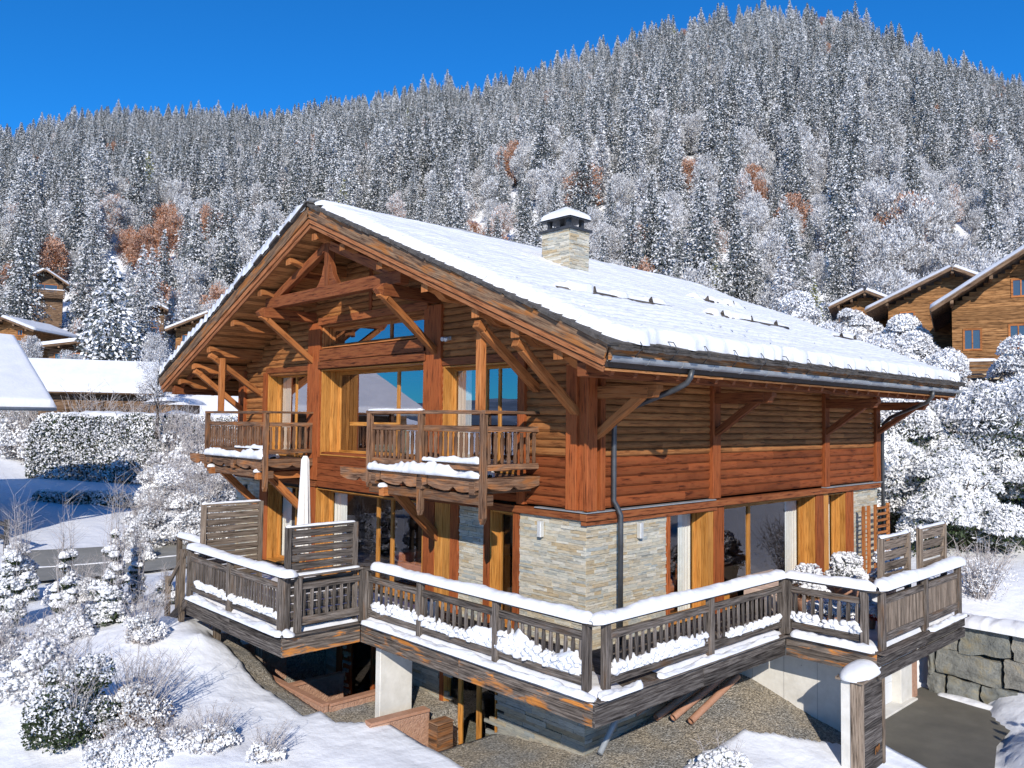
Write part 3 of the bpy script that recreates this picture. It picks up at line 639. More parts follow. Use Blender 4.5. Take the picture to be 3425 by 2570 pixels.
def planks(mb, fa, u0, u1, z0, z1, rh, ops=(), clip=None, th=.2, mi=0):
    z = z0; k = 0
    while z < z1-.02:
        h = min(rh*R.uniform(.93, 1.07), z1-z); a0, a1 = u0, u1
        if clip:
            c = clip(z+h)
            if c is None: break
            a0, a1 = max(a0, c[0]), min(a1, c[1])
            if a1 <= a0: break
        for a, b in openclip(a0, a1, z+h/2, ops):
            cuts = [a]
            while b-cuts[-1] > 3.2: cuts.append(cuts[-1]+R.uniform(1.8, 3.0))
            cuts.append(b)
            for c0, c1 in zip(cuts, cuts[1:]):
                # rounded front: five-sided section swept along u
                o = len(mb.v); sec = [(-th, 0), (-.004, .004), (.022, h*.22), (.030, h*.5), (.022, h*.78), (-.004, h-.004), (-th, h)]
                rr = R.random(); ou, ov = R.random()*20, R.random()*9
                for uu_ in (c0, c1):
                    for n_, zz in sec: mb.v.append(tuple(fa.p(uu_, z+zz, n_))); mb.r.append(rr)
                for i in range(len(sec)-1):
                    f = [o+i, o+i+1, o+7+i+1, o+7+i]; mb.f.append(f); mb.mi.append(mi); mb.sm.append(False)
                    mb.uv += [(ou, ov+i*.035), (ou, ov+(i+1)*.035), (ou+c1-c0, ov+(i+1)*.035), (ou+c1-c0, ov+i*.035)]
                for s0 in (o, o+7): mb.f.append([s0+i for i in range(7)]); mb.mi.append(mi); mb.sm.append(False); mb.uv += [(ou, ov)]*7
        z += h; k += 1
# ---- openings: (u0,u1,z0,z1)
LOW_F = [(1.96, 2.69, .02, 2.40), (5.06, 9.98, .02, 2.38), (10.42, 12.82, .02, 2.32)]
UP_F = [(1.84, 4.37, 3.2, 5.55), (5.08, 9.81, 3.3, 5.68), (5.02, 9.79, 6.27, 6.9), (10.49, 12.99, 3.2, 5.66)]
LOW_S = [(2.65, 4.08, .02, 2.42), (4.74, 9.26, .02, 2.40), (10.03, 11.1, .02, 2.38)]
BASE_F = [(2.45, 4.2, -3.2, -.45), (6.1, 8.4, -3.3, -.45)]
# ---- stone cladding
mb = MB(); clad(mb, F, -.02, 1.78, -.05, 2.46); clad(mb, F, 2.89, 3.72, -.05, 2.46); clad(mb, F, 13.35, 15.0, -.3, 2.46)
clad(mb, D_, -.02, 2.52, -.05, 2.46); clad(mb, D_, 11.6, 13.3, -.3, 2.46)
mb.build('stone_wall', 'stone', CH)
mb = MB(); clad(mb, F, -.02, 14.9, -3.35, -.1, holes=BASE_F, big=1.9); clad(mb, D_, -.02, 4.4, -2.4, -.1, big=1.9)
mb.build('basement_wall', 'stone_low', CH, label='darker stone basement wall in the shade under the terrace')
# backing of the ground floor and basement
mb = MB()
def backing(fa, u0, u1, z0, z1, ops):
    cuts = sorted({u0, u1, *[min(max(c, u0), u1) for o in ops for c in o[:2]]})
    for a, b in zip(cuts, cuts[1:]):
        if b-a < .01: continue
        m_ = (a+b)/2; zz = [z0, z1]
        o_ = [o for o in ops if o[0] < m_ < o[1]]
        segs = [(z0, z1)]
        for o in o_:
            ns = []
            for s0, s1 in segs:
                if o[2] > s0: ns.append((s0, min(s1, o[2])))
                if o[3] < s1: ns.append((max(s0, o[3]), s1))
            segs = ns
        for s0, s1 in segs:
            if s1-s0 > .01: fa.box(mb, a, b, s0, s1, -.28, -.022, 'u')
backing(F, .25, 14.88, -.1, 2.55, LOW_F); backing(F, .25, 14.88, -3.4, -.1, BASE_F); backing(D_, 0.03, 13.25, -.1, 2.55, LOW_S); backing(D_, 0.03, 13.25, -3.4, -.1, [])
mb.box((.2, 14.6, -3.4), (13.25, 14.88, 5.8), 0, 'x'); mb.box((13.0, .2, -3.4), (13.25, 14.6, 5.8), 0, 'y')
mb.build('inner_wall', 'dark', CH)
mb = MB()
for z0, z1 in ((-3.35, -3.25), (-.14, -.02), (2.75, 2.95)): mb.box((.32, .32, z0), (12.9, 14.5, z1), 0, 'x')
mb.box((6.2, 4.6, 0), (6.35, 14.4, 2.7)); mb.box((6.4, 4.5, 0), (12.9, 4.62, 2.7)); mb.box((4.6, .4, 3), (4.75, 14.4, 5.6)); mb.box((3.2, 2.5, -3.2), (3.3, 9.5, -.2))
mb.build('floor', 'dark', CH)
# ---- timber walls of the upper floor
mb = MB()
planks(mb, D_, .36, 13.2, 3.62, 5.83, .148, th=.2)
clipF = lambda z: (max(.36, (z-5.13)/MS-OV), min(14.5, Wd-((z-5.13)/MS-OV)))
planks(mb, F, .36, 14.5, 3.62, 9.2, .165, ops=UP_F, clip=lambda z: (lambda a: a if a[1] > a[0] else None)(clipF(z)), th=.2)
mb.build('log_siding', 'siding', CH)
mb = MB(); planks(mb, D_, .36, 13.2, 2.62, 3.62, .2, th=.2); planks(mb, F, .36, 14.5, 2.62, 3.62, .2, ops=UP_F, th=.2)  # lower rows in a redder, darker tone than the siding above
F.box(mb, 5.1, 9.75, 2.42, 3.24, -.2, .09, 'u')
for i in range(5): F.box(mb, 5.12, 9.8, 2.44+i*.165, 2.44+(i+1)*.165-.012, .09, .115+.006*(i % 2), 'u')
mb.build('red_siding', 'siding_red', CH, label='redder lower boards of the timber wall')
# ledge band between the floors with its metal drip
mb = MB()
D_.box(mb, -.13, 13.35, 2.42, 2.57, -.05, .125, 'u'); F.box(mb, -.03, 5.0, 2.42, 2.57, -.05, .11, 'u'); F.box(mb, 9.9, 15.0, 2.42, 2.57, -.05, .11, 'u')
D_.box(mb, -.1, 4.4, 2.33, 2.42, -.05, .085, 'u'); mb.each('ledge_beam', 'beam', CH, bev=.008)
mb = MB()
for a, b in ((-.16, 4.25), (9.7, 13.4)): D_.box(mb, a, b, 2.575, 2.595, -.0, .155, 'u')
F.box(mb, -.15, 1.25, 2.575, 2.595, 0, .15, 'u'); mb.each('metal_flashing', 'zinc', CH)
# posts: the corner and the bays
mb = MB()
def post(fa, u0, u1, z0, z1, n=.13): fa.box(mb, u0, u1, z0, z1, -.1, n, 'z')
F.box(mb, -.02, .30, 2.60, 5.80, -.28, .02, 'z'); D_.box(mb, -.1, .18, 2.6, 5.75, 0.02, .12, 'z'); F.box(mb, .18, .46, 2.6, 5.9, .02, .10, 'z')
for u0, u1 in ((.30, .44), (4.2, 4.52), (9.72, 10.0), (13.1, 13.4)): D_.box(mb, u0, u1, 2.6, 5.85, -.05, .11, 'z')
for u0, u1, zt in ((1.62, 1.83, 5.7), (4.4, 5.05, 7.0), (9.83, 10.48, 7.0), (13.0, 13.2, 5.7), (14.45, 14.9, 5.8)): F.box(mb, u0, u1, 2.6, zt, -.1, .10, 'z')
for u0, u1, zt in ((7.36, 7.5, 8.9),): F.box(mb, u0, u1, 7.0, zt, -.1, .05, 'z')
mb.each('wall_post', 'post_red', CH, bev=.01)
mb = MB()
for u0, u1 in ((1.79, 1.96), (2.69, 2.88), (3.73, 4.02), (4.60, 5.02), (9.99, 10.40), (12.83, 13.34)): F.box(mb, u0, u1, .0, 2.42, -.1, .06, 'z')
for u0, u1 in ((2.53, 2.64), (4.32, 4.73), (9.28, 9.72), (11.12, 11.58)): D_.box(mb, u0, u1, 0, 2.42, -.1, .06, 'z')
for u0, u1 in ((4.2, 4.32), (5.95, 6.08), (8.42, 8.7)): F.box(mb, u0, u1, -3.2, -.42, -.1, .06, 'z')
mb.each('door_post', 'post_red', CH, bev=.008)
mb = MB()
for u0, u1 in ((4.03, 4.30), (4.31, 4.59)): F.box(mb, u0, u1, 0, 2.42, -.1, .045, 'z')
for u0, u1 in ((4.09, 4.31), (9.73, 10.0)): D_.box(mb, u0, u1, 0, 2.42, -.1, .04, 'z')
mb.each('door_boarding', 'gold', CH, bev=.004, label='golden vertical boards between the terrace doors')
# lintel and beams of the gable window
mb = MB()
F.box(mb, 4.95, 9.85, 5.70, 5.90, -.15, .14, 'u'); F.box(mb, 4.95, 9.85, 5.92, 6.24, -.15, .10, 'u'); F.box(mb, 4.9, 9.9, 6.92, 7.12, -.15, .12, 'u')
F.box(mb, 1.6, 4.45, 5.56, 5.74, -.1, .06, 'u'); F.box(mb, 10.45, 13.1, 5.67, 5.84, -.1, .06, 'u')
mb.each('lintel', 'beam', CH, bev=.01)

# ---- windows and terrace doors
def window(fa, op, depth, mull, name='window', glassn='glass', frame='gold', curt=None, jamb='gold', fw=.07, cross=None, side=1, lab=None):
    u0, u1, z0, z1 = op; mb = MB()
    # lining of the reveal, in boards
    nb = max(1, round(depth/.13))
    for i in range(nb):
        a, b = -depth*i/nb, -depth*(i+1)/nb
        for uu_, s in ((u0, 1), (u1, -1)): fa.box(mb, uu_, uu_+s*.03, z0, z1, a-.002 if i else .03, b+.004, 'z')
    fa.box(mb, u0+.03, u1-.03, z1-.03, z1, .02, -depth, 'u'); fa.box(mb, u0+.03, u1-.03, z0, z0+.035, .05, -depth, 'u')
    n0, n1 = -depth, -depth+.07
    xs = [u0+.03]+list(mull)+[u1-.03]
    for x in xs: fa.box(mb, x-fw/2, x+fw/2, z0+.03, z1-.03, n0, n1, 'z')
    fa.box(mb, u0+.03, u1-.03, z1-.03-fw, z1-.035, n0, n1-.002, 'u'); fa.box(mb, u0+.03, u1-.03, z0+.04, z0+.04+fw, n0, n1-.002, 'u')
    if cross:
        a, b, zc = cross; fa.box(mb, a, b, zc-.05, zc+.05, n0, n1+.004, 'u')
    w = mb.build(name, frame, CH, bev=.004, label=lab)
    for a, b in zip(xs, xs[1:]):
        g_ = MB(); fa.box(g_, a+fw/2-.01, b-fw/2+.01, z0+.05, z1-.08, n0+.028, n0+.040, 'z'); g_.build('pane', glassn, w)
    for c in (curt or []):
        cm = MB(); a, b = c; n = 14; prev = None; o = len(cm.v)
        for k in range(n+1):
            x = a+(b-a)*k/n; nn_ = n0-.10+.045*math.sin(k*1.9)
            for zz in (z0+.05, z1-.08): cm.v.append(tuple(fa.p(x, zz, nn_))); cm.r.append(.5)
        for k in range(n): cm.f.append([2*k, 2*k+2, 2*k+3, 2*k+1]); cm.uv += [(0, 0)]*4; cm.mi.append(0); cm.sm.append(True)
        cm.build('curtain', 'white', w)
    return w
window(F, UP_F[0], .34, [2.78, 3.2], curt=[(3.9, 4.33)], name='window')
window(F, UP_F[1], .6, [6.93], fw=.1, cross=(6.9, 9.2, 4.18), name='window', lab='large gable window with two tall panes')
window(F, UP_F[2], .35, [6.93], fw=.1, name='window', frame='strut', lab='low strip window under the ridge')
window(F, UP_F[3], .40, [11.17, 11.9], curt=[(12.5, 12.95)], name='window')
window(F, LOW_F[0], .3, [], name='window', glassn='glass_low')
window(F, LOW_F[1], .5, [6.96, 7.6], curt=[(9.35, 9.94)], name='terrace_door', glassn='glass_low', fw=.11)
window(F, LOW_F[2], .4, [11.1, 11.75], curt=[(12.3, 12.78)], name='terrace_door', glassn='glass_low')
window(D_, LOW_S[0], .34, [], curt=[(3.62, 4.04)], name='window', glassn='glass_low')
window(D_, LOW_S[1], .42, [6.53], curt=[(8.65, 9.2)], name='terrace_door', glassn='glass_low', fw=.12)
window(D_, LOW_S[2], .36, [], curt=[(10.6, 11.05)], name='window', glassn='glass_low')
window(F, BASE_F[0], .12, [3.1, 3.72], name='basement_door', glassn='glass_low', fw=.12)
window(F, BASE_F[1], .2, [7.3], name='basement_door', glassn='glass_low', fw=.12, frame='post_red')

# ---- roof
PR = empty('roof', (0, 0, 0)); PR.parent = CH
mb = MB(); cs = math.cos(math.atan(MS)); sn_ = math.sin(math.atan(MS))
def rp(x, s, t, side):       # point on the roof: s metres up the slope from the eave, t above the soffit plane
    y = -OV+s*cs-t*sn_; z = 5.13+s*sn_+t*cs
    return Vector((x, y if side > 0 else Wd-y, z))
SL = (YR+OV)/cs
for side in (1, -1):
    s = 0.0
    while s < SL-.02:
        w = min(.17, SL-s); cuts = [FX, FX+R.uniform(3, 6), FX+R.uniform(8, 12), BX]
        for a, b in zip(cuts, cuts[1:]):
            mb.beam(rp(a, s+w/2, .02, side), rp(b, s+w/2, .02, side), w-.008, .04, 0, up=rp(0, 0, 1, side)-rp(0, 0, 0, side))
        s += w
mb.build('soffit_boards', 'soffit', PR)
mb = MB()
for side in (1, -1):
    mb.beam(rp(FX+.02, SL/2, .22, side), rp(BX-.02, SL/2, .22, side), SL, .32, 0, up=rp(0, 0, 1, side)-rp(0, 0, 0, side))
mb.build('roof_deck', 'dark', PR)
# bargeboards: three boards stepping outwards, front and back
def barge(x, dirx, mats):
    for (nm, mt, t0, t1, th, off) in mats:
        mb = MB()
        for side in (1, -1):
            up = rp(0, 0, 1, side)-rp(0, 0, 0, side)
            e = SL+ (t0+t1)/2*MS*1.0
            p0 = rp(x+dirx*off, -.02+.2*0, (t0+t1)/2, side); p1 = rp(x+dirx*off, e+.0, (t0+t1)/2, side)
            p1 = Vector((p1.x, YR, p0.z+(abs(YR-p0.y))*MS))
            mb.beam(p0, p1, th, t1-t0, 0, up=up)
        mb.each(nm, mt, PR, bev=.006)
barge(FX, -1, [('bargeboard', 'barge_low', -.02, .07, .05, .00), ('bargeboard', 'barge_low', .085, .20, .05, .035), ('bargeboard', 'barge', .205, .47, .05, .075)])
barge(BX, 1, [('bargeboard', 'barge', .0, .47, .06, .03)])
# shingles showing past the snow along the verges and the eaves
mb = MB()
for side in (1, -1):
    up = rp(0, 0, 1, side)-rp(0, 0, 0, side)
    for xe, dx in ((FX-.11, 1), (BX+.08, -1)):
        s = -.12
        while s < SL:
            L = R.uniform(.44, .56); w = R.uniform(.45, .6); o_ = R.uniform(-.06, .05)
            a = rp(xe+dx*(w/2)-dx*.04+o_, s, .50+.0, side); b = rp(xe+dx*(w/2)-dx*.04+o_, s+L, .50+.022, side)
            mb.beam(a, b, w, R.uniform(.025, .045), 0, up=up); 
            if R.random() < .8: mb.beam(a-up*.03+Vector((R.uniform(-.03, .04), 0, 0)), b-up*.03, w, .025, 0, up=up)
            s += R.uniform(.26, .34)
    x = FX-.1
    while x < BX+.08:
        w = R.uniform(.14, .36)
        for j in range(3):
            o_ = R.uniform(-.05, .04); a = rp(x+w/2, -.16+o_+.05*j, .43+.035*j, side); b = rp(x+w/2, .4, .43+.035*j, side)
            mb.beam(a, b, w-.01, R.uniform(.022, .035), 0, up=up)
        x += w
mb.build('shingles', 'shingle', PR)
# eaves fascia, rafters tails
mb = MB()
for side in (1, -1):
    up = rp(0, 0, 1, side)-rp(0, 0, 0, side)
    a = rp(FX, -.03, .30, side); b = rp(BX, -.03, .30, side); mb.beam(a, b, .05, .22, 0, up=Z)
mb.each('eaves_board', 'barge', PR)
# purlins with carved ends, and the eaves purlin on the brackets
mb = MB(); offs = [0, 1.3, 2.85, 4.5, 6.1, 7.2, 8.27]
def purlin(y, ztp, h=.32, w=.22, x0=FX+.08, x1=1.2):
    prof = [(x0, -.02), (x1, -.02), (x1, -h), (x0+.62, -h), (x0+.48, -h+.03), (x0+.34, -h+.13), (x0+.2, -h+.17), (x0+.06, -h+.16), (x0, -h+.12)]
    mb.prism([(a, b) for a, b in prof][::-1], (0, y, ztp), (1, 0, 0), Z, (0, 1, 0), w)
for o_ in offs:
    for sg in ((1,) if o_ == 0 else (1, -1)):
        y = YR+sg*o_; x1 = 1.2 if o_ < 7.5 else BX-.1
        purlin(y, zs(y)-.02 if o_ else zs(y)-.12, x1=x1)
for y in (-.72,): mb.beam((FX+.5, y, zs(y)-.17), (BX-.1, y, zs(y)-.17), .2, .3)
mb.each('purlin', 'strut', PR, bev=.008)
mb = MB()
for y in (-1.35, Wd+1.35): mb.beam((FX+.1, y, zs(y)-.16), (BX-.1, y, zs(y)-.16), .2, .28)
mb.each('eaves_purlin', 'beam', PR, bev=.008); mb = MB()
x = FX+.35
while x < BX:
    for y0, y1 in ((-OV+.08, 0), (Wd+OV-.08, Wd)):
        za, zc = zb(-OV+.08)-.09, zb(0)-.09
        mb.beam((x, y0, za-.03), (x, y1, zc-.03), .09, .11, up=Z)
    x += .62
mb.each('rafter', 'beam', PR)
# gable truss
mb = MB(); XT = -1.25
for y in (4.62, 10.26): mb.beam((.1, y, 7.17), (-1.62, y, 7.17), .2, .27); mb.prism([(-1.78, .0), (-1.62, .13), (-1.62, -.14), (-1.7, -.1)], (0, y, 7.17), (1, 0, 0), Z, (0, 1, 0), .2)
mb.beam((XT, 4.25, 7.46), (XT, 10.6, 7.46), .24, .30)
mb.beam((XT, YR, 7.6), (XT, YR, 8.72), .2, .2)
for sg in (1, -1):
    mb.beam((XT, YR+sg*2.75, 7.6), (XT, YR+sg*.1, 8.62), .17, .22, up=Z)
    mb.prism([(0, 0), (.45, 0), (.30, .12), (.16, .30), (.10, .5), (0, .62)], (XT, YR+sg*.1, 7.6), (0, sg, 0), Z, (1, 0, 0), .14)
mb.beam((XT, YR-1.6, 7.45+.7), (0, YR-1.6, 7.45+.7), .16, .2); mb.beam((XT, YR+1.6, 8.15), (0, YR+1.6, 8.15), .16, .2)
mb.build('truss', 'beam', PR, bev=.01)
# diagonal struts of the front overhang: wall foot -> purlin
def strut(y, z0, z1, x0=0, x1=-1.5, nm='strut'):
    mb = MB(); a = Vector((x0, y, z0)); b = Vector((x1, y, z1)); mb.beam(a, b, .17, .15, up=Z)
    mb.beam(b+Vector((.04, 0, .0)), b+Vector((-.17, 0, .10)), .17, .15)
    mb.build(nm, 'strut', PR, bev=.01)
for y, z0, z1 in ((.26, 4.46, 5.62), (1.34, 4.95, 6.05), (4.62, 5.85, 7.0), (10.26, 5.88, 7.0), (13.54, 5.05, 6.08), (14.62, 4.5, 5.65)): strut(y, z0, z1)
mb = MB(); mb.beam((-1.35, 1.55, 4.5), (-1.35, 1.55, 6.05), .15, .15, up=(0, 1, 0)); mb.build('balcony_post', 'strut', PR, bev=.01)
mb = MB(); mb.beam((-1.3, 13.45, 4.5), (-1.3, 13.45, 6.1), .15, .15, up=(0, 1, 0)); mb.build('balcony_post', 'strut', PR, bev=.01)
# brackets on the eaves side
for x in (.26, 4.36, 9.86, 13.25):
    mb = MB(); mb.beam((x, .1, 4.87), (x, -1.32, 4.87), .2, .24)
    mb.prism([(-1.32, .12), (-1.32, -.12), (-1.42, -.11), (-1.46, -.02), (-1.52, .02), (-1.52, .12)], (x, 0, 4.87), (0, 1, 0), Z, (1, 0, 0), .2)
    mb.beam((x, 0, 4.02), (x, -1.12, 4.80), .17, .15, up=Z)
    mb.build('bracket', 'beam' if x != .26 else 'strut', PR, bev=.01)
# gutter and downpipes
mb = MB(); n = 9; prof = [(math.cos(math.pi*k/n+math.pi)*.075, math.sin(math.pi*k/n+math.pi)*.075) for k in range(n+1)]
def gutter(yg, s):
    o = len(mb.v); xs = np.arange(FX+.02, BX+.16, .98)
    for i, x in enumerate(xs):
        x1 = min(x+.98, BX+.14); rr = R.random(); o = len(mb.v)
        for xx in (x, x1-.004):
            for a, b in prof+[(prof[-1][0]-.012, prof[-1][1]+.012)]: mb.v.append((xx, yg+a*s, 5.36+b*1.3)); mb.r.append(rr)
        m_ = len(prof)+1
        for k in range(m_-1): mb.f.append([o+k, o+k+1, o+m_+k+1, o+m_+k]); mb.uv += [(0, 0)]*4; mb.mi.append(0); mb.sm.append(True)
        mb.tube([(x1-.02, yg+a*s*1.06, 5.36+b*1.36) for a, b in prof], .008, 5, 0)
gutter(-OV-.12, 1); mb.build('gutter', 'zinc', PR); mb = MB(); gutter(Wd+OV+.12, -1); mb.build('gutter', 'zinc', PR)
mb = MB(); mb.tube([(.55, -2.0, 5.27), (.52, -1.99, 5.12), (.50, -1.93, 5.02), (.5, -1.72, 4.92), (.60, -.42, 4.52), (.63, -.2, 4.4), (.64, -.15, 4.2), (.64, -.15, 2.78), (.68, -.2, 2.66), (.72, -.26, 2.5), (.72, -.26, 0.02)], .052, 10)
mb.build('downpipe', 'zinc_dark', PR)
mb = MB(); mb.tube([(12.3, -2.0, 5.27), (12.3, -1.98, 5.12), (12.36, -1.8, 4.95), (13.2, -.5, 4.55), (13.48, -.16, 4.35), (13.5, -.12, 4.1), (13.5, -.12, 0.0)], .052, 10); mb.build('downpipe', 'zinc_dark', PR)
# wire hooks of the snow guard along the eave
mb = MB(); x = FX+.6
while x < BX: mb.tube([rp(x, .15, .56, 1), rp(x, -.02, .60, 1), rp(x, -.17, .5, 1), (x, -OV-.19, 5.37)], .009, 5); x += .98
mb.build('gutter_hook', 'iron', PR)

# snow on the two slopes
def roofsnow(side):
    xs = np.r_[np.linspace(0, .04, 9)[:-1], np.linspace(.04, .96, 220), np.linspace(.96, 1, 9)[1:]]
    ss = np.r_[np.linspace(0, .05, 12)[:-1], np.linspace(.05, 1, 150)]
    Ux, Us = np.meshgrid(xs, ss, indexing='ij'); smax = SL+.02
    s = Us*smax; xn = FX+Ux*(BX-FX)
    cyc = (s/.31) % 1
    xb = (FX-.06+.26*(1-cyc)*(.2+1.1*vnoise(np.floor(s/.31), s*0, 4))+.06*fbm(s*5, s*0, 8)) if side > 0 else (FX-.20+.07*(1-cyc)*vnoise(np.floor(s/.31), s*0, 9)+.05*fbm(s*4, s*0, 8))
    xe = BX+.02-.06*cyc
    sb = -.17+.22*fbm(xn*1.6, xn*0, 12)+.10*vnoise(xn*5, xn*0, 3)
    x = xb+Ux*(xe-xb); s = sb+Us*(smax-sb)
    dist = np.minimum(np.minimum((x-xb), (xe-x))*.9, (s-sb)*1.0)
    edge = np.sqrt(np.clip(1-(1-np.clip(dist/(.13 if side > 0 else .06), 0, 1))**2, 0, 1))
    cyc2 = (s/.31+.5*fbm(x*.5, s*.5, 2)) % 1; t = (.13 if side > 0 else .24)+.085*(np.minimum((1-cyc2)/.22, 1)*cyc2)*(.4+1.2*fbm(x*.8, s*.8, 6))+.07*(fbm(x*.9, s*.9, 14)-.5)+.014*(fbm(x*4, s*4, 15)-.5)
    t = t+.05*np.exp(-((s-.25)/.3)**2)
    t = t*edge-.02*(1-edge)
    # hollows in front of the log snow guards, a heap behind them
    for gx0, gx1, gs in GUARDS:
        if side < 0: break
        inx = np.clip((x-gx0)/.2, 0, 1)*np.clip((gx1-x)/.2, 0, 1); dn = gs-s
        t = t+inx*(.10*np.exp(-((dn+.16)/.10)**2)-(.12*np.exp(-((dn-.07)/.06)**2))*(-.1+1.7*fbm(x*1.9, x*0, 41, 2)))
        t = t+inx*.13*np.exp(-((dn)/.13)**2)*np.clip((fbm(x*1.5, x*0+3, int(gx0*10)+60, 2)-.58)/.05, 0, 1)
    base = np.stack([x, -OV+s*cs, 5.13+s*sn_], -1); h = .53+t
    y = base[..., 1]-h*sn_; z = base[..., 2]+h*cs
    y = np.where(Us > .97, y+(YR-y)*np.clip((Us-.97)/.03, 0, 1)*(np.abs(YR-y) < .6), y)
    if side < 0: y = Wd-y
    return gridmesh('snow_cover', np.stack([x, y, z], -1), M['snow'])
GUARDS = [(-.10, 3.75, (1.0+OV)/cs), (5.2, 9.25, (1.0+OV)/cs), (7.8, 10.7, (3.2+OV)/cs), (12.1, 13.9, (1.0+OV)/cs)]
objof('snow_cover', roofsnow(1), PR); objof('snow_cover', roofsnow(-1), PR)
snow_strip('snow_cover', [(FX+.02, YR, ztop(YR)+.0), (BX-.02, YR, ztop(YR)+.0)], .8, .17, PR, 3, .12)
for gx0, gx1, gs in GUARDS:
    mb = MB(); p0, p1 = rp(gx0, gs, .66, 1), rp(gx1, gs, .66, 1); mb.tube([p0, p0.lerp(p1, .33)+Vector((0, 0, .01)), p0.lerp(p1, .66), p1], [.065, .075, .07, .075], 9)
    k = max(2, round((gx1-gx0)/1.6))
    for i in range(k):
        x = gx0+(gx1-gx0)*(i+.5+.1*R.random())/k; up = rp(0, 0, 1, 1)-rp(0, 0, 0, 1)
        mb.prism([(-.22, 0), (.16, 0), (.03, .30)], rp(x, gs, .55, 1), rp(0, 1, 0, 1)-rp(0, 0, 0, 1), up, (1, 0, 0), .035)
    mb.build('snow_guard_log', 'grey_dark', PR)
# chimney
mb = MB(); cx0, cx1, cy0, cy1, cz0, cz1 = 3.78, 4.52, 3.95, 4.92, 7.3, 9.36
Cf = Fa((cx0, cy0, 0), (0, 1, 0), (-1, 0, 0)); Cs = Fa((cx0, cy0, 0), (1, 0, 0), (0, -1, 0)); Cb = Fa((cx0, cy1, 0), (1, 0, 0), (0, 1, 0)); Ce = Fa((cx1, cy0, 0), (0, 1, 0), (1, 0, 0))
for fa, L in ((Cf, cy1-cy0), (Cs, cx1-cx0), (Cb, cx1-cx0), (Ce, cy1-cy0)): clad(mb, fa, 0, L, cz0, cz1)
mb.box((cx0+.02, cy0+.02, cz0), (cx1-.02, cy1-.02, cz1-.01), 0, 'z')
ch = mb.build('chimney', 'stone', PR)
mb = MB(); mb.box((cx0-.08, cy0-.08, cz1), (cx1+.08, cy1+.08, cz1+.07), 0)
for a in (cx0+.12, cx1-.12):
    for b in (cy0+.14, cy1-.14): mb.box((a-.05, b-.05, cz1+.07), (a+.05, b+.05, cz1+.30), 0, 'z')
mb.box((cx0+.2, cy0+.25, cz1+.07), (cx1-.2, cy1-.25, cz1+.17), 0)
e = .04; zt = cz1+.30; A_ = [(cx0-e, cy0-e, zt), (cx1+e, cy0-e, zt), (cx1+e, cy1+e, zt), (cx0-e, cy1+e, zt)]; mx, my = (cx0+cx1)/2, (cy0+cy1)/2
mb.quadset(A_+[(x, y, z+.05) for x, y, z in A_]+[(mx, my, zt+.26)], [(3, 2, 1, 0), (0, 1, 5, 4), (1, 2, 6, 5), (2, 3, 7, 6), (3, 0, 4, 7), (4, 5, 8), (5, 6, 8), (6, 7, 8), (7, 4, 8)], [[(0, 0)]*4]*5+[[(0, 0)]*3]*4)
mb.build('chimney_cap', 'iron', PR)
a = np.linspace(-1, 1, 28); A_, B_ = np.meshgrid(a, a, indexing='ij'); m_ = np.maximum(abs(A_), abs(B_)); hh = .05+.26*(1-m_)+.11*np.sqrt(np.clip(1-m_**6, 0, 1))+.02*fbm(A_*3, B_*3, 5)
hh = np.where(m_ > .98, .03, hh)
objof('snow_cover', gridmesh('snow_cover', np.stack([mx+A_*.44, my+B_*.56, zt+hh+.012], -1), M['snow']), PR)

# ---- balconies
def baluster_mesh(L, w=.075, th=.03, mat='balc', scallop=True):
    mb = MB(); pr = [(-w*.36, 0), (w*.36, 0), (w*.5, L*.12), (w*.3, L*.24), (w*.5, L*.42), (w*.5, L*.8), (w*.34, L*.9), (w*.5, L), (-w*.5, L), (-w*.34, L*.9), (-w*.5, L*.8), (-w*.5, L*.42), (-w*.3, L*.24), (-w*.5, L*.12)] if scallop else [(-w/2, 0), (w/2, 0), (w/2, L), (-w/2, L)]
    # UV runs along the length
    mb.prism([(b, a) for a, b in pr], (0, 0, 0), Z, (1, 0, 0), (0, 1, 0), th); return mb.mesh('baluster', [mat])
BB = [baluster_mesh(.60, .085, mat='balc') for i in range(3)]
def rot_between(me, loc, yaw, parent, name='baluster', sc=1):
    o = objof(name, me, parent); o.location = loc; o.rotation_euler.z = yaw; o.scale = (1, 1, sc); return o
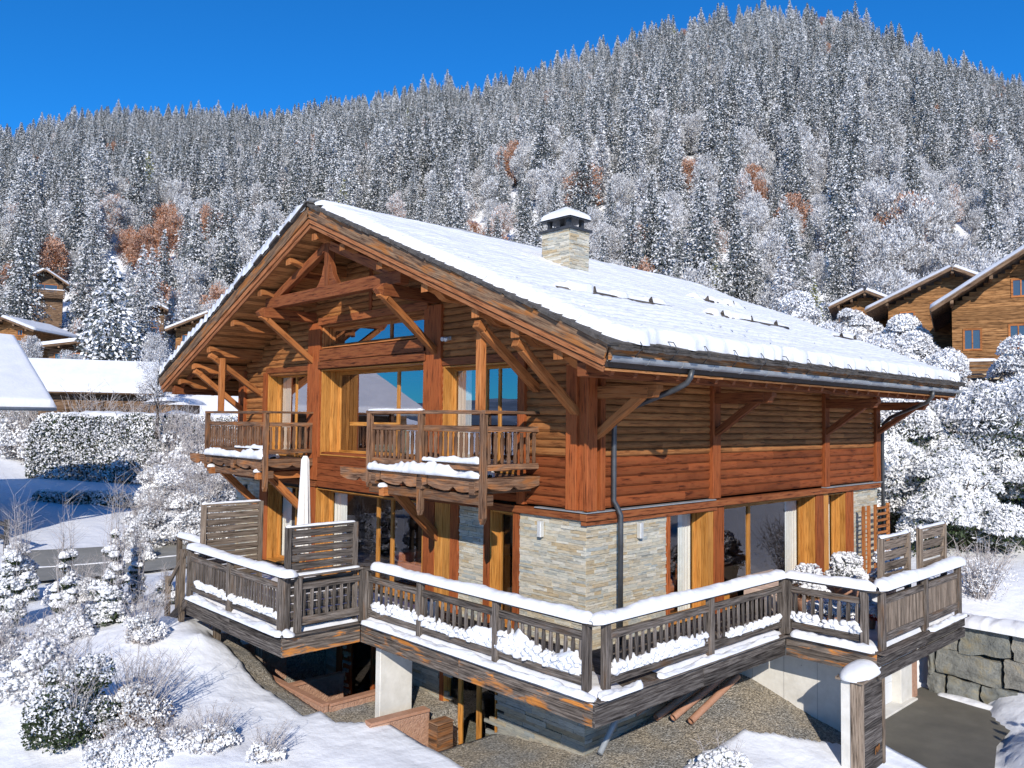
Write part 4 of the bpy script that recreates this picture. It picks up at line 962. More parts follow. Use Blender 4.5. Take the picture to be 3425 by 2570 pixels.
def balcony(y0, y1, midposts, label, doubled):
    root = empty('balcony', (0, 0, 0), label=label); root.parent = CH; b = -1.45; zf = 3.2
    mb = MB()
    for i in range(9): mb.beam((b+.08+i*.155, y0, zf-.03), (b+.08+i*.155, y1, zf-.03), .145, .05)
    for y in (y0+.25, (y0+y1)/2, y1-.25): mb.beam((.1, y, zf-.2), (b-.1, y, zf-.2), .18, .24)
    mb.beam((b+.1, y0-.05, zf-.42), (b+.1, y1+.05, zf-.42), .2, .2)
    mb.build('balcony_floor', 'balc', root, bev=.008)
    # scalloped apron boards, front and returns
    def apron(a, c, n, U, Nn, dep=.3):
        mb = MB(); L = (Vector(c)-Vector(a)).length; k = max(1, round(L/1.95)); w = L/k
        for i in range(k):
            pr = [(i*w+.01, 0), ((i+1)*w-.01, 0)]+[(i*w+w*(1-t), -dep*(.55+.45*abs(math.sin(math.pi*t))**.45)*(1-.35*math.exp(-((t-.5)/.06)**2))) for t in np.linspace(0.02, .98, 13)]
            mb.prism(pr[::-1], a, U, Z, Nn, .045)
        mb.build('apron', 'balc', root)
    apron((b-.06, y0, zf+.0), (b-.06, y1, 0), 2, (0, 1, 0), (-1, 0, 0)); apron((b, y0-.05, zf), (0, y0-.05, zf), 1, (1, 0, 0), (0, -1, 0), .26)
    # rails
    mb = MB(); zt_ = 4.47
    mb.beam((b, y0-.1, zt_), (b, y1+.12, zt_), .15, .07); mb.beam((b+.02, y0, 4.14), (b+.02, y1, 4.14), .07, .12); mb.beam((b+.02, y0, 3.40), (b+.02, y1, 3.40), .06, .13)
    for y in (y0, y1): mb.beam((b, y, zt_), (0, y, zt_), .12, .06); mb.beam((b, y, 4.14), (0, y, 4.14), .06, .11); mb.beam((b, y, 3.40), (0, y, 3.40), .06, .12)
    mb.build('handrail', 'balc', root, bev=.006)
    for y in [y0, y1]+midposts:
        mb = MB(); lo = 2.45 if y in (y0,) or y in midposts[-1:] else 2.9
        mb.beam((b-.03, y, lo), (b-.03, y, 4.44), .12, .12, up=(0, 1, 0))
        mb.prism([(-.06, 0), (.06, 0), (0, -.12)], (b-.03, y, lo), (0, 1, 0), Z, (1, 0, 0), .12)
        mb.build('post', 'balc', root, bev=.006)
    L = y1-y0; n = int(L/.155)
    for i in range(n):
        y = y0+(i+.5)*L/n
        if min(abs(y-m_) for m_ in [y0, y1]+midposts) > .07: rot_between(BB[i % 3], (b+.02, y, 3.47), math.pi/2, root)
    n = int(1.4/.17)
    for i in range(n): rot_between(BB[i % 3], (b+(i+.6)*1.4/n, y0, 3.47), 0, root)
    # snow
    snow_strip('snow_cover', [(b-.02, y0+.1, zf+.27), (b-.02, (y0+y1)/2, zf+.27)], .10, .07, root, int(y0*10), .9)
    snow_strip('snow_cover', [(b-.08, y0+.02, zf+.0), (b-.08, y1-.02, zf+.0)], .2, .15, root, 3+int(y0), .8)
    snow_strip('snow_cover', [(b+.3, y0+.2, zf), (b+.3, y1-.1, zf)], .5, .12, root, 9, .7)
    if doubled: snow_strip('snow_cover', [(b, (y0+y1)/2, zt_+.03), (b, y1+.1, zt_+.03)], .15, .05, root, 5, .3)
    # supports
    for y in ((y1-.6,) if doubled else (y0+.35, y1-.45)):
        mb = MB(); mb.beam((0, y, 1.6), (b+.12, y, 2.86), .17, .19, up=Z); mb.beam((.05, y, 2.74), (b-.12, y, 2.74), .18, .2); mb.build('support_strut', 'strut', root, bev=.01)
        snow_strip('snow_cover', [(b-.2, y, 2.84), (b+.05, y, 2.84)], .18, .08, root, 2, .3)
    return root
balcony(1.30, 5.15, [3.25], 'right-hand balcony with snow on its handrail', True)
balcony(10.15, 13.95, [], 'left-hand balcony, farther from the camera', False)
# wall lamps, flood light, vents
def lamp(fa, u, z):
    mb = MB(); fa.box(mb, u-.05, u+.05, z-.16, z+.16, .04, .15, 'z'); o = mb.build('wall_lamp', 'lampmetal', CH, bev=.01)
lamp(F, 1.12, 2.16); lamp(D_, 1.55, 2.12)
mb = MB(); F.box(mb, 14.2, 14.32, 1.9, 2.2, .05, .12, 'z'); mb.build('wall_lamp', 'iron', CH)
mb = MB(); mb.tube([F.p(4.28, 6.18, .05), F.p(4.28, 6.16, .16)], .05, 10); mb.tube([F.p(4.15, 6.18, .05), F.p(4.15, 6.14, .17)], .045, 10); F.box(mb, 4.1, 4.33, 6.14, 6.22, .03, .06, 'u'); mb.build('flood_light', 'lampmetal', CH)
# ---- things standing inside, seen through the panes
def cushionbox(name, a, b, mat, lab, cat, extra=None):
    mb = MB(); x0, y0, z0 = a; x1, y1, z1 = b
    mb.box((x0, y0, z0), (x1, y1, z0+(z1-z0)*.5)); mb.box((x0, y1-.22, z0), (x1, y1, z1)); mb.box((x0, y0, z0), (x0+.18, y1, z0+(z1-z0)*.75)); mb.box((x1-.18, y0, z0), (x1, y1, z0+(z1-z0)*.75))
    for i in range(2): mb.box((x0+.2+i*(x1-x0-.4)/2, y0+.02, z0+(z1-z0)*.5), (x0+.18+(i+1)*(x1-x0-.4)/2, y1-.24, z0+(z1-z0)*.66))
    return mb.build(name, mat, None, bev=.03, label=lab, cat=cat)
cushionbox('sofa', (2.7, .75, 0), (4.3, 1.6, .85), 'sofa', 'terracotta sofa behind the narrow window at the stone corner', 'sofa')
cushionbox('sofa', (.85, 6.0, 0), (1.7, 7.6, .8), 'sofa', 'orange sofa just inside the front terrace door', 'sofa')
cushionbox('armchair', (5.1, -.95, .02), (6.7, -.15, .75), 'beige', 'low beige lounge seat outside the side terrace doors', 'outdoor seat')
mb = MB(); mb.box((.7, 6.9, 3.0), (2.6, 8.7, 3.42)); mb.box((.75, 6.95, 3.42), (2.55, 8.65, 3.62)); bed = mb.build('bed', 'green', None, bev=.05, label='bed with pale green cover inside the large gable window', cat='bed')
mb = MB(); mb.prism([(0, 0), (.62, 0), (.6, .2), (.32, .55), (.26, .55), (.03, .2)], (1.0, 7.0, 3.6), (0, 1, 0), Z, (1, 0, 0), .22); mb.build('pillow', 'green', bed, bev=.05)
mb = MB(); mb.box((5.3, 1.6, .72), (7.2, 2.7, .77))
t_ = mb.build('dining_table', 'beam', None, label='wooden dining table inside the side terrace doors', cat='table')
for x, y in ((5.4, 1.7), (7.1, 1.7), (5.4, 2.6), (7.1, 2.6)): mb = MB(); mb.box((x-.04, y-.04, 0), (x+.04, y+.04, .72), 0, 'z'); mb.build('leg', 'beam', t_)
#@@TERRACE@@
# ================================================================ TERRACE
TE = empty('terrace', (0, 0, 0), label='weathered wooden terrace wrapping round the chalet, railings capped with snow', cat='terrace')
PL = [(-3.83, 9.33), (-3.83, 4.56), (-2.02, 4.56), (-2.02, -1.98), (3.94, -1.98), (3.94, -3.87), (8.6, -3.87)]
def fasc(a, b, mat, z0=-.42, z1=-.01, cut=.21, out=0.0, ext=(0, 0), sag=0):
    mb = MB(); a = Vector((*a, 0)); b = Vector((*b, 0)); t = (b-a).normalized(); n_ = Vector((t.y, -t.x, 0)); o_ = -n_*.025
    a = a-t*ext[0]; b = b+t*ext[1]
    mb.beam(a+o_+Z*((z0+z0+cut)/2), b+o_+Z*((z0+z0+cut)/2), .05, cut-.006); mb.beam(a+o_*.8+Z*((z0+cut+z1)/2), b+o_*.8+Z*((z0+cut+z1)/2), .055, z1-z0-cut)
    mb.build('fascia', mat, TE, bev=.006)
# outward normal must be to the right of the travel direction -> walk from P6 to P0
Q = PL[::-1]
mats = ['grey_dark', 'fascia', 'grey_dark', 'fascia', 'fascia', 'grey_dark']
for i in range(6):
    a, b = Q[i], Q[i+1]
    # direction P6->P5 is -X, outside is -Y
    mb = MB(); av = Vector((*a, 0)); bv = Vector((*b, 0)); t = (bv-av).normalized()
    nrm = {0: Vector((0, -1, 0)), 1: Vector((-1, 0, 0)), 2: Vector((0, -1, 0)), 3: Vector((-1, 0, 0)), 4: Vector((0, -1, 0)), 5: Vector((-1, 0, 0))}[i]
    e0 = {0: .06, 1: 0, 2: 0, 3: 0, 4: 0, 5: 0}[i]
    # convex corners: the X-running boards cover the ends of the others
    ins = -nrm*.028
    aa, bb_ = av+ins-t*e0, bv+ins
    if i in (1, 3, 5): aa = aa+t*(.0 if i == 5 else .0); 
    if i in (1,): bb_ = bb_+t*.0; aa = av+ins+t*.056; 
    if i in (3,): aa = av+ins+t*.056
    if i in (5,): aa = av+ins+t*.056
    n_seg = max(1, round((bb_-aa).length/3.0)); dz = -.06 if i == 0 else 0
    for k in range(n_seg):
        p, q = aa.lerp(bb_, k/n_seg), aa.lerp(bb_, (k+1)/n_seg); g_ = t*.004
        mb.beam(p+g_+Z*(-.315+dz), q-g_+Z*(-.315+dz), .05, .205); mb.beam(p+g_+Z*(-.115+dz*.5)-nrm*.004, q-g_+Z*(-.115+dz*.5)-nrm*.004, .055, .185)
    mb.build('fascia', mats[i], TE, bev=.005)
    mb = MB(); mb.beam(aa-t*.0+nrm*.05+Z*.0, bb_+nrm*.05, .14, .03); mb.build('drip_board', 'grey', TE, bev=.004)
# deck boards and joists
mb = MB()
def boards(x0, x1, y0, y1, al='y'):
    w = .145
    if al == 'y':
        x = x0
        while x < x1-.02: mb.beam((min(x+w/2, x1), y0, -.04), (min(x+w/2, x1), y1, -.04), w-.008, .04); x += w
    else:
        y = y0
        while y < y1-.02: mb.beam((x0, y+w/2, -.04), (x1, y+w/2, -.04), w-.008, .04); y += w
boards(-3.76, -2.05, 4.63, 9.3); boards(-2.0, -.08, -1.95, 14.0); boards(-.02, 4.0, -1.95, -.1, 'x'); boards(4.0, 8.55, -3.8, -.1, 'x'); boards(8.57, 13.4, -1.2, -.1, 'x')
mb.build('deck_boards', 'grey', TE)
mb = MB()
for y in np.arange(-1.5, 14, .8): mb.beam((-1.95, y, -.16), (0, y, -.16), .08, .18)
for y in np.arange(4.9, 9.2, .8): mb.beam((-3.7, y, -.16), (-1.95, y, -.16), .08, .18)
for x in np.arange(.4, 8.5, .8): mb.beam((x, -1.9 if x < 4 else -3.8, -.16), (x, -.05, -.16), .08, .18)
mb.beam((-2.5, 4.65, -.33), (-2.5, 9.3, -.33), .14, .16); mb.build('joist', 'grey_dark', TE)
mb = MB(); mb.beam((-3.2, 9.0, -1.5), (-3.2, 9.0, -.42), .14, .14, up=(0, 1, 0)); mb.beam((-2.3, 8.6, -1.9), (-2.3, 8.6, -.42), .14, .14, up=(0, 1, 0)); mb.each('support_post', 'screen', TE)
# railings
BT = [baluster_mesh(.60, .075, .028, 'grey') for i in range(2)]
BTl = [baluster_mesh(.5, .07, .028, 'grey') for i in range(2)]
def railing(p0, p1, posts, n, face, closed=False, bl=None, first=.1, slope=0, stuff=False, cap=True):
    """posts: distances along; face: outward normal"""
    a = Vector((*p0, 0)); b = Vector((*p1, 0)); t = (b-a).normalized(); L = (b-a).length; f = Vector(face)
    root = empty('railing', (0, 0, 0)); root.parent = TE
    mb = MB(); mb.beam(a+Z*1.125-t*.10, b+Z*1.125+t*.10, .20, .045); mb.build('handrail', 'grey', root, bev=.006)
    mb = MB()
    for i, (q0, q1) in enumerate(zip(posts, posts[1:])):
        u0, u1 = a+t*(q0+.065), a+t*(q1-.065)
        mb.beam(u0+Z*.905, u1+Z*.905, .07, .125); mb.beam(u0+Z*.21, u1+Z*.21, .06, .17)
    mb.each('rail_board', 'grey', root, bev=.006)
    for q in posts: mb = MB(); mb.beam(a+t*q+f*.02-Z*.02, a+t*q+f*.02+Z*1.1, .125, .125, up=f); mb.build('post', 'grey', root, bev=.008)
    yaw = math.atan2(t.y, t.x)
    if closed:
        mb = MB()
        for q0, q1 in zip(posts, posts[1:]):
            x = q0+.08
            while x < q1-.08: mb.beam(a+t*x+Z*.25, a+t*x+Z*.86, .022, .082, up=t); x += .088
        mb.build('boarding', 'screen', root, label='closed upright boarding of the railing above the garage'); return root
    if stuff:
        mb = MB()
        for q0, q1 in zip(posts, posts[1:]):
            m_ = round((q1-q0)/.14)
            for i in range(m_):
                x = q0+(i+.5)*(q1-q0)/m_; 
                if x-q0 > .08 and q1-x > .08: mb.beam(a+t*x+Z*.22, a+t*x+Z*.86, .028, .07, up=t)
        mb.build('baluster', 'grey', root, kind='stuff'); return root
    for q0, q1 in zip(posts, posts[1:]):
        m_ = max(1, round((q1-q0-.1)/.172))
        for i in range(m_):
            x = q0+.06+(i+.5)*(q1-q0-.12)/m_
            p = a+t*x+f*.0+Z*.27; o_ = rot_between(BT[i % 2], p, yaw, root); o_.rotation_euler.y = R.uniform(-.015, .015)
    return root
RA_ = railing((-3.70, 9.42), (-3.70, 4.68), [0.0, 2.2, 4.58], 0, (-1, 0, 0), stuff=True)
RB_ = railing((-3.55, 4.68), (-1.95, 4.68), [.10, 1.62], 0, (0, -1, 0))
RC_ = railing((-1.87, 4.55), (-1.87, -1.78), [.02, 1.9, 4.12, 6.24], 0, (-1, 0, 0))
RD_ = railing((-1.72, -1.85), (4.05, -1.85), [.08, 3.05, 5.75], 0, (0, -1, 0))
RE_ = railing((4.1, -1.85), (4.1, -3.7), [.12, 1.68], 0, (-1, 0, 0))
RF_ = railing((4.2, -3.75), (8.6, -3.75), [.1, 2.3, 4.32], 0, (0, -1, 0), closed=True)
# snow caps on the handrails
zr_ = 1.147
for pr, pts_, w_, h_, s_ in ((RA_, [(-3.72, 9.5, zr_), (-3.72, 4.62, zr_), (-3.5, 4.62, zr_)], .27, .15, 1), (RB_, [(-3.5, 4.66, zr_), (-2.0, 4.68, zr_)], .15, .035, 2), (RC_, [(-1.89, 4.35, zr_), (-1.89, -1.87, zr_)], .27, .17, 3),
                             (RD_, [(-1.92, -1.87, zr_), (4.08, -1.87, zr_)], .27, .17, 4), (RE_, [(4.08, -1.87, zr_), (4.08, -3.77, zr_)], .27, .16, 5), (RF_, [(4.08, -3.77, zr_), (8.8, -3.77, zr_)], .30, .18, 6)):
    snow_strip('snow_cover', pts_, w_, h_, pr, s_, .22)
snow_strip('snow_cover', [(-2.0, -1.86, zr_), (-1.6, -1.86, zr_)], .30, .16, RC_, 16, .1)
# snow lying on the outer ledge and between the balusters
def ledge(pr, a, b, seed, w=.2, h=.10, off=(0, 0)):
    snow_strip('snow_cover', [(a[0], a[1], .01), (b[0], b[1], .01)], w, h, pr, seed, .7)
ledge(RA_, (-3.87, 9.2), (-3.87, 4.5), 1); ledge(RC_, (-2.04, 4.45), (-2.04, -2.0), 3, .20, .10); ledge(RD_, (-1.95, -2.0), (-.9, -2.0), 4, .22, .10); ledge(RD_, (-.4, -1.98), (3.6, -1.98), 5, .16, .07)
ledge(RE_, (3.92, -2.1), (3.92, -3.8), 6, .2, .09); ledge(RF_, (6.4, -3.88), (8.6, -3.88), 7, .17, .08); ledge(RA_, (-3.85, 4.52), (-3.6, 4.52), 8, .3, .12)
def clumps(pr, a, b, z0, seed, dens=34, hh=.2):
    rs = np.random.RandomState(seed); a = np.array(a); b = np.array(b); L = np.linalg.norm(b-a); n = int(L*dens); s = rs.rand(n)*L
    hp = .4+1.2*fbm(s*1.4, s*0, seed); P_ = a+(b-a)*(s/L)[:, None]; z_ = z0+rs.rand(n)*hh*hp*.7
    P3_ = np.stack([P_[:, 0]+rs.normal(size=n)*.035, P_[:, 1]+rs.normal(size=n)*.035, z_], 1); V_, F_ = lumps(P3_, .10+.07*rs.rand(n), seed, .8)
    objof('snow_cover', combine('snow_cover', [(V_, F_, 'snow')]), pr)
    snow_strip('snow_cover', [(a[0], a[1], z0-.02), (b[0], b[1], z0-.02)], .12, hh*.75, pr, seed, .9)
clumps(RC_, (-1.86, 4.3), (-1.86, -1.6), .29, 1, 70, .22); clumps(RC_, (-1.86, 1.2), (-1.86, -1.6), .35, 11, 50, .26); clumps(RD_, (-1.5, -1.84), (1.2, -1.84), .29, 2, 60, .22); clumps(RD_, (1.9, -1.84), (3.9, -1.84), .28, 4, 30, .12)
clumps(RA_, (-3.69, 9.1), (-3.69, 4.9), .28, 3, 60, .16); clumps(RE_, (4.11, -2.05), (4.11, -3.5), .29, 5, 60, .2)
# snow lying on the deck itself, thinning out towards the house
def decksnow(x0, x1, y0, y1, fn, seed):
    nx, ny = max(8, int((x1-x0)/.09)), max(8, int((y1-y0)/.09)); A_, B_ = np.meshgrid(np.linspace(x0, x1, nx), np.linspace(y0, y1, ny), indexing='ij')
    f = fn(A_, B_)+.5*(fbm(A_*1.6, B_*1.6, seed)-.5); ed_ = np.clip(np.minimum(np.minimum(A_-x0, x1-A_), np.minimum(B_-y0, y1-B_))/.16, 0, 1)**.6; z_ = -.06+.22*np.clip(f, 0, .6)**.5*(.7+.6*fbm(A_*3, B_*3, seed+1))*ed_
    objof('snow_cover', gridmesh('snow_cover', np.stack([A_, B_, z_], -1), M['snow']), TE)
decksnow(-3.76, -1.9, 4.66, 9.3, lambda x, y: .4+0*x, 3); decksnow(-2.02, -.1, -1.96, 4.62, lambda x, y: (-.9-x)*.7, 4); decksnow(-.1, 4.0, -1.96, -.1, lambda x, y: (-1.1-y)*.8, 5); decksnow(4.05, 8.5, -3.75, -.1, lambda x, y: (-1.7-y)*.5, 6); decksnow(-1.98, -.1, 4.62, 14, lambda x, y: .25+0*x, 7)
# stairs at the left end
mb = MB()
for k in range(4): mb.beam((-3.8, 9.5+.27*k, -.17-.17*k), (-2.9, 9.5+.27*k, -.17-.17*k), .28, .045)
mb.beam((-3.82, 9.35, -.12), (-3.82, 10.6, -.9), .05, .22); mb.beam((-2.88, 9.35, -.12), (-2.88, 10.6, -.9), .05, .22)
mb.build('stair', 'grey', TE)
mb = MB(); mb.beam((-3.83, 9.62, -.8), (-3.83, 9.62, 1.1), .11, .11, up=(0, 1, 0)); mb.beam((-3.83, 10.5, -1.0), (-3.83, 10.5, .32), .11, .11, up=(0, 1, 0)); mb.beam((-3.83, 9.62, .9), (-3.83, 10.5, .1), .05, .1); mb.beam((-3.83, 9.7, .75), (-3.83, 9.45, 1.08), .05, .07)
mb.beam((-3.3, 11.2, -.9), (-3.3, 11.2, 1.15), .11, .11, up=(0, 1, 0)); mb.beam((-3.3, 11.25, 1.17), (-3.3, 9.6, 1.17), .16, .045); mb.beam((-3.3, 11.2, .8), (-3.3, 9.6, .8), .05, .12)
mb.build('stair_railing', 'screen', TE); snow_strip('snow_cover', [(-3.3, 11.25, 1.19), (-3.3, 9.62, 1.19)], .2, .13, TE, 31, .2)
# concrete pier carrying the deck
mb = MB(); mb.box((-1.77, 4.16, -2.6), (-.93, 4.34, -.43), 0, 'z'); mb.build('concrete_pier', 'concrete', TE, bev=.012)
# louvred privacy screens
def screen(p0, p1, z0, z1, n, mat, label, thick=.11, face=(0, -1, 0), snow=True):
    e = empty('privacy_screen', (p0[0], p0[1], z0), label=label, cat='screen', group='louvred privacy screens on the terrace'); a = Vector((0, 0, 0)); b = Vector((p1[0]-p0[0], p1[1]-p0[1], 0)); t = b.normalized(); H = z1-z0
    for p in (a, b): mb = MB(); mb.beam(p, p+Z*H, thick, thick, up=Vector(face)); mb.build('post', mat, e, bev=.008)
    mb = MB()
    for k in range(n):
        zz = .06+(H-.12)*(k+.5)/n; mb.beam(a+t*.05+Z*zz, b-t*.05+Z*zz, .02, (H-.12)/n*.9, up=(Z+Vector(face)*.30).normalized())
    mb.beam(a+t*.05+Z*(H-.03), b-t*.05+Z*(H-.03), .07, .04)
    mb.build('louvres', mat, e)
    if snow:
        snow_strip('snow_cover', [tuple(a+t*.0+Z*(H+.0)), tuple(b+Z*(H+.0))], .10, .045, e, int(p0[0]*3)+20, .5)
        snow_strip('snow_cover', [tuple(a-t*.06+Z*H), tuple(a+t*.07+Z*H)], .14, .07, e, 3, .1)
    return e
screen((-3.52, 9.2), (-2.05, 9.2), 0, 2.2, 13, 'screen', 'far louvred wooden privacy screen by the terrace stairs')
screen((-3.62, 4.8), (-2.05, 4.8), 0, 2.1, 12, 'grey', 'grey louvred privacy screen beside the closed parasol')
screen((4.82, -3.55), (6.18, -3.55), 0, 2.05, 9, 'screen', 'weathered louvred screen at the right corner, nearer of the pair')
screen((6.86, -3.55), (8.30, -3.55), 0, 2.08, 9, 'screen', 'weathered louvred screen at the right corner, farther of the pair')
def lattice():
    e = empty('trellis', (11.55, -.35, 0), label='brown slatted trellis against the stone wall at the far end', cat='trellis'); mb = MB()
    for x in (0, .35, .82, 1.72): mb.beam((x, 0, 0), (x, 0, 1.98), .09, .07, up=(0, 1, 0))
    mb.build('frame', 'strut', e); mb = MB()
    for k in range(10): mb.beam((.82, -.02, .25+k*.18), (1.72, -.02, .25+k*.18), .03, .07)
    mb.build('slats', 'strut', e); mb = MB()
    for k in range(14): mb.beam((.05, .02, .2+k*.125), (.35, .02, .2+k*.125), .02, .03)
    mb.build('grille', 'strut', e)
lattice()
# closed parasol
e = empty('parasol', (-2.3, 6.55, 0), label='closed cream parasol standing on the terrace behind the grey screen', cat='parasol')
mb = MB(); mb.tube([(0, 0, .0), (0, 0, 3.4)], .025, 8); mb.build('pole', 'beam', e)
a = np.linspace(0, 2*math.pi, 41); zz = np.linspace(0, 1, 26); A_, Z_ = np.meshgrid(a, zz, indexing='ij')
rr = (.165-.085*Z_**.9)*(1+.16*np.sin(A_*8+Z_*1.5))*np.where(Z_ > .97, .5, 1); objof('canopy', gridmesh('canopy', np.stack([rr*np.cos(A_), rr*np.sin(A_), 1.25+2.2*Z_], -1), M['white']), e)
mb = MB(); mb.box((-.3, -.3, 0), (.3, .3, .08)); mb.build('base', 'concrete_dark', e)
# small things on the deck
mb = MB(); mb.tube([(0, 0, 0), (0, 0, .34)], [.12, .12], 14); o = mb.build('lantern', 'white', None, bev=.01, label='small white lantern on the deck by the front doors', cat='lantern'); o.location = (-.55, 4.0, .0)
mb = MB(); mb.tube([(0, 0, .34), (0, 0, .38)], [.13, .09], 14); mb.tube([(-.1, 0, .38), (-.06, 0, .47), (.06, 0, .47), (.1, 0, .38)], .008, 5); mb.build('lid', 'iron', o)

# ================================================================ LOW WALLS, GRAVEL AND GARAGE SIDE
def capwall(name, p0, p1, ztop_, zbot, w, label, cap='clay'):
    a = Vector((*p0, 0)); b = Vector((*p1, 0)); mb = MB(); mb.beam(a+Z*((ztop_+zbot)/2-.03), b+Z*((ztop_+zbot)/2-.03), w*.7, ztop_-zbot-.06)
    o_ = mb.build(name, 'terracotta', None, label=label, cat='low wall'); mb = MB(); mb.beam(a+Z*(ztop_-.03), b+Z*(ztop_-.03), w, .06); mb.build('coping', cap, o_, bev=.008)
capwall('retaining_wall', (-2.5, 9.05), (-2.5, 5.1), -1.74, -3.3, .17, 'low reddish retaining wall along the snow bank at the basement pit')
capwall('retaining_wall', (-2.4, 5.16), (-.9, 5.16), -1.76, -3.3, .2, 'short reddish wall running from the snow bank to the concrete pier')
capwall('retaining_wall', (-2.35, 3.72), (-.95, 3.6), -1.78, -3.1, .26, 'reddish wall in front of the pier beside the wooden crate')
capwall('retaining_wall', (-2.5, 7.35), (-.7, 7.35), -1.95, -3.3, .2, 'dark reddish cross wall inside the pit under the terrace')
capwall('retaining_wall', (-2.75, 9.3), (-1.2, 9.3), -1.38, -2.6, .16, 'small reddish wall under the left end of the terrace')
mb = MB(); mb.box((-1.1, 2.28, -2.46), (.05, 2.44, -2.36), 0, 'x'); mb.build('step', 'clay', None, label='pale stone step beside the basement door', cat='step')
e = MB()
for k in range(6): e.beam((-.72, 3.30, -2.62+k*.115), (-1.12, 3.30, -2.62+k*.115), .03, .108)
for k in range(6): e.beam((-.72, 3.02, -2.62+k*.115), (-1.12, 3.02, -2.62+k*.115), .03, .108); e.beam((-1.12, 3.02, -2.62+k*.115), (-1.12, 3.3, -2.62+k*.115), .03, .108); e.beam((-.72, 3.02, -2.62+k*.115), (-.72, 3.3, -2.62+k*.115), .03, .108)
e.box((-1.14, 3.0, -1.97), (-.70, 3.32, -1.94)); o_ = e.build('crate', 'balc', None, label='upright slatted wooden crate in the pit by the basement door', cat='crate')
# clay pipes lying under the deck
for i, (p, q) in enumerate([((1.75, -.35, -1.70), (3.75, -.62, -1.10)), ((1.95, -.62, -1.68), (3.8, -.75, -1.12)), ((2.15, -.9, -1.72), (3.9, -.9, -1.20)), ((1.5, .0, -1.66), (3.3, -.1, -1.16))]):
    mb = MB(); a = Vector(p)+Z*.12; b = Vector(q)+Z*.12; mb.tube([a, a.lerp(b, .5), b], .07, 12, cap=False); mb.tube([b, a], .055, 12, cap=False)
    mb.build('drain_pipe', 'clay', None, label='brown clay drain pipe under the terrace, %s of the pile' % ['second from the back', 'third from the back', 'nearest', 'farthest back'][i], cat='pipe', group='clay pipes lying under the terrace')
mb = MB(); mb.tube([(.72, -.26, -.5), (.7, -.28, -1.15), (.55, -.3, -1.35), (.05, -.33, -1.84)], .055, 10); mb.build('drain_outlet', 'zinc', CH)
# concrete side wall of the garage drive, garage, gate pillar
mb = MB(); mb.box((4.76, -3.42, -3.1), (4.94, .3, -.44), 0, 'z'); w_ = mb.build('concrete_wall', 'concrete', None, bev=.01, label='pale board-marked concrete wall under the terrace by the gravel mound', cat='concrete wall')
mb = MB()
for y in (-.75, -1.5, -2.25, -3.0): mb.box((4.756, y-.006, -3), (4.7605, y+.006, -.46), 0, 'z')
for y in (-1.12, -1.9, -2.7): mb.tube([(4.763, y, -.8), (4.757, y, -.8)], .014, 8)
mb.build('joint', 'concrete_dark', w_)
GA = empty('garage', (8, -2.2, -2.6), label='white sectional garage door in its pale frame under the terrace', cat='garage')
def gbox(nm, a, b, mt, bev=.01): mb = MB(); mb.box(tuple(a[i]-(8, -2.2, -2.6)[i] for i in range(3)), tuple(b[i]-(8, -2.2, -2.6)[i] for i in range(3)), 0, 'z'); mb.build(nm, mt, GA, bev=bev)
for k in range(4): gbox('door_panel', (5.6, -1.98, -2.56+k*.5), (9.3, -1.93, -2.56+(k+1)*.5-.012), 'garage')
gbox('pier', (9.3, -2.2, -2.75), (10.0, -1.7, -.43), 'concrete'); gbox('pier', (10.0, -2.2, -2.75), (10.35, -1.7, -.43), 'terracotta'); gbox('threshold', (5.0, -2.32, -2.7), (10.05, -1.9, -2.56), 'concrete')
gbox('lintel', (4.96, -2.15, -.62), (9.3, -1.8, -.43), 'concrete')
PI_ = empty('gate_pillar', (3.79, -3.6, -2.9), label='tall dark boarded pillar topped with a round snow cap by the driveway', cat='pillar')
def pb(a, b): return tuple(a[i]-(3.79, -3.6, -2.9)[i] for i in range(3)), tuple(b[i]-(3.79, -3.6, -2.9)[i] for i in range(3))
mb = MB(); z = -2.9
while z < -.45:
    a, b = pb((3.36, -3.79, z), (4.24, -3.755, z+.115)); mb.box(a, b, 0, 'x'); z += .12
mb.build('boarding', 'grey_dark', PI_)
mb = MB()
for x0 in (3.28, 4.22): a, b = pb((x0, -3.815, -2.9), (x0+.09, -3.72, -.40)); mb.box(a, b, 0, 'z')
a, b = pb((3.262, -3.73, -2.9), (3.285, -3.60, -.42)); mb.box(a, b, 0, 'z'); mb.each('corner_post', 'screen', PI_, bev=.005)
mb = MB(); a, b = pb((3.28, -3.68, -2.9), (4.3, -3.42, -.42)); mb.box(a, b, 0, 'z'); mb.build('core', 'concrete', PI_)
mb = MB(); mb.beam(Vector((-.58, 0, 2.50)), Vector((.56, 0, 2.56)), .52, .05); mb.build('cap_board', 'screen', PI_, bev=.006)
a = np.linspace(0, 2*math.pi, 49); q = np.linspace(0, 1, 16); A_, Q_ = np.meshgrid(a, q, indexing='ij'); th_ = Q_*math.pi/2*1.12
sx, sy, sz = .57, .28, .22; ex = .75
P = np.stack([np.sign(np.cos(A_))*np.abs(np.cos(A_))**ex*np.sin(th_)*sx-.06, np.sign(np.sin(A_))*np.abs(np.sin(A_))**ex*np.sin(th_)*sy, 2.54+np.maximum(np.cos(th_), -.1)**1*sz+.03*np.cos(A_+.5)*np.sin(th_)], -1)
objof('snow_cap', gridmesh('snow_cap', P, M['snow']), PI_)
mb = MB(); mb.tube([(0.020, -0.225, 1.080), (0.050, -0.225, 1.190), (0.090, -0.225, 1.220), (0.120, -0.225, 1.100)], .010, 6); mb.tube([(0.120, -0.225, 1.100), (0.150, -0.225, 1.190), (0.190, -0.225, 1.240), (0.200, -0.225, 1.120)], .010, 6); mb.build('ornament', 'soffit', PI_)
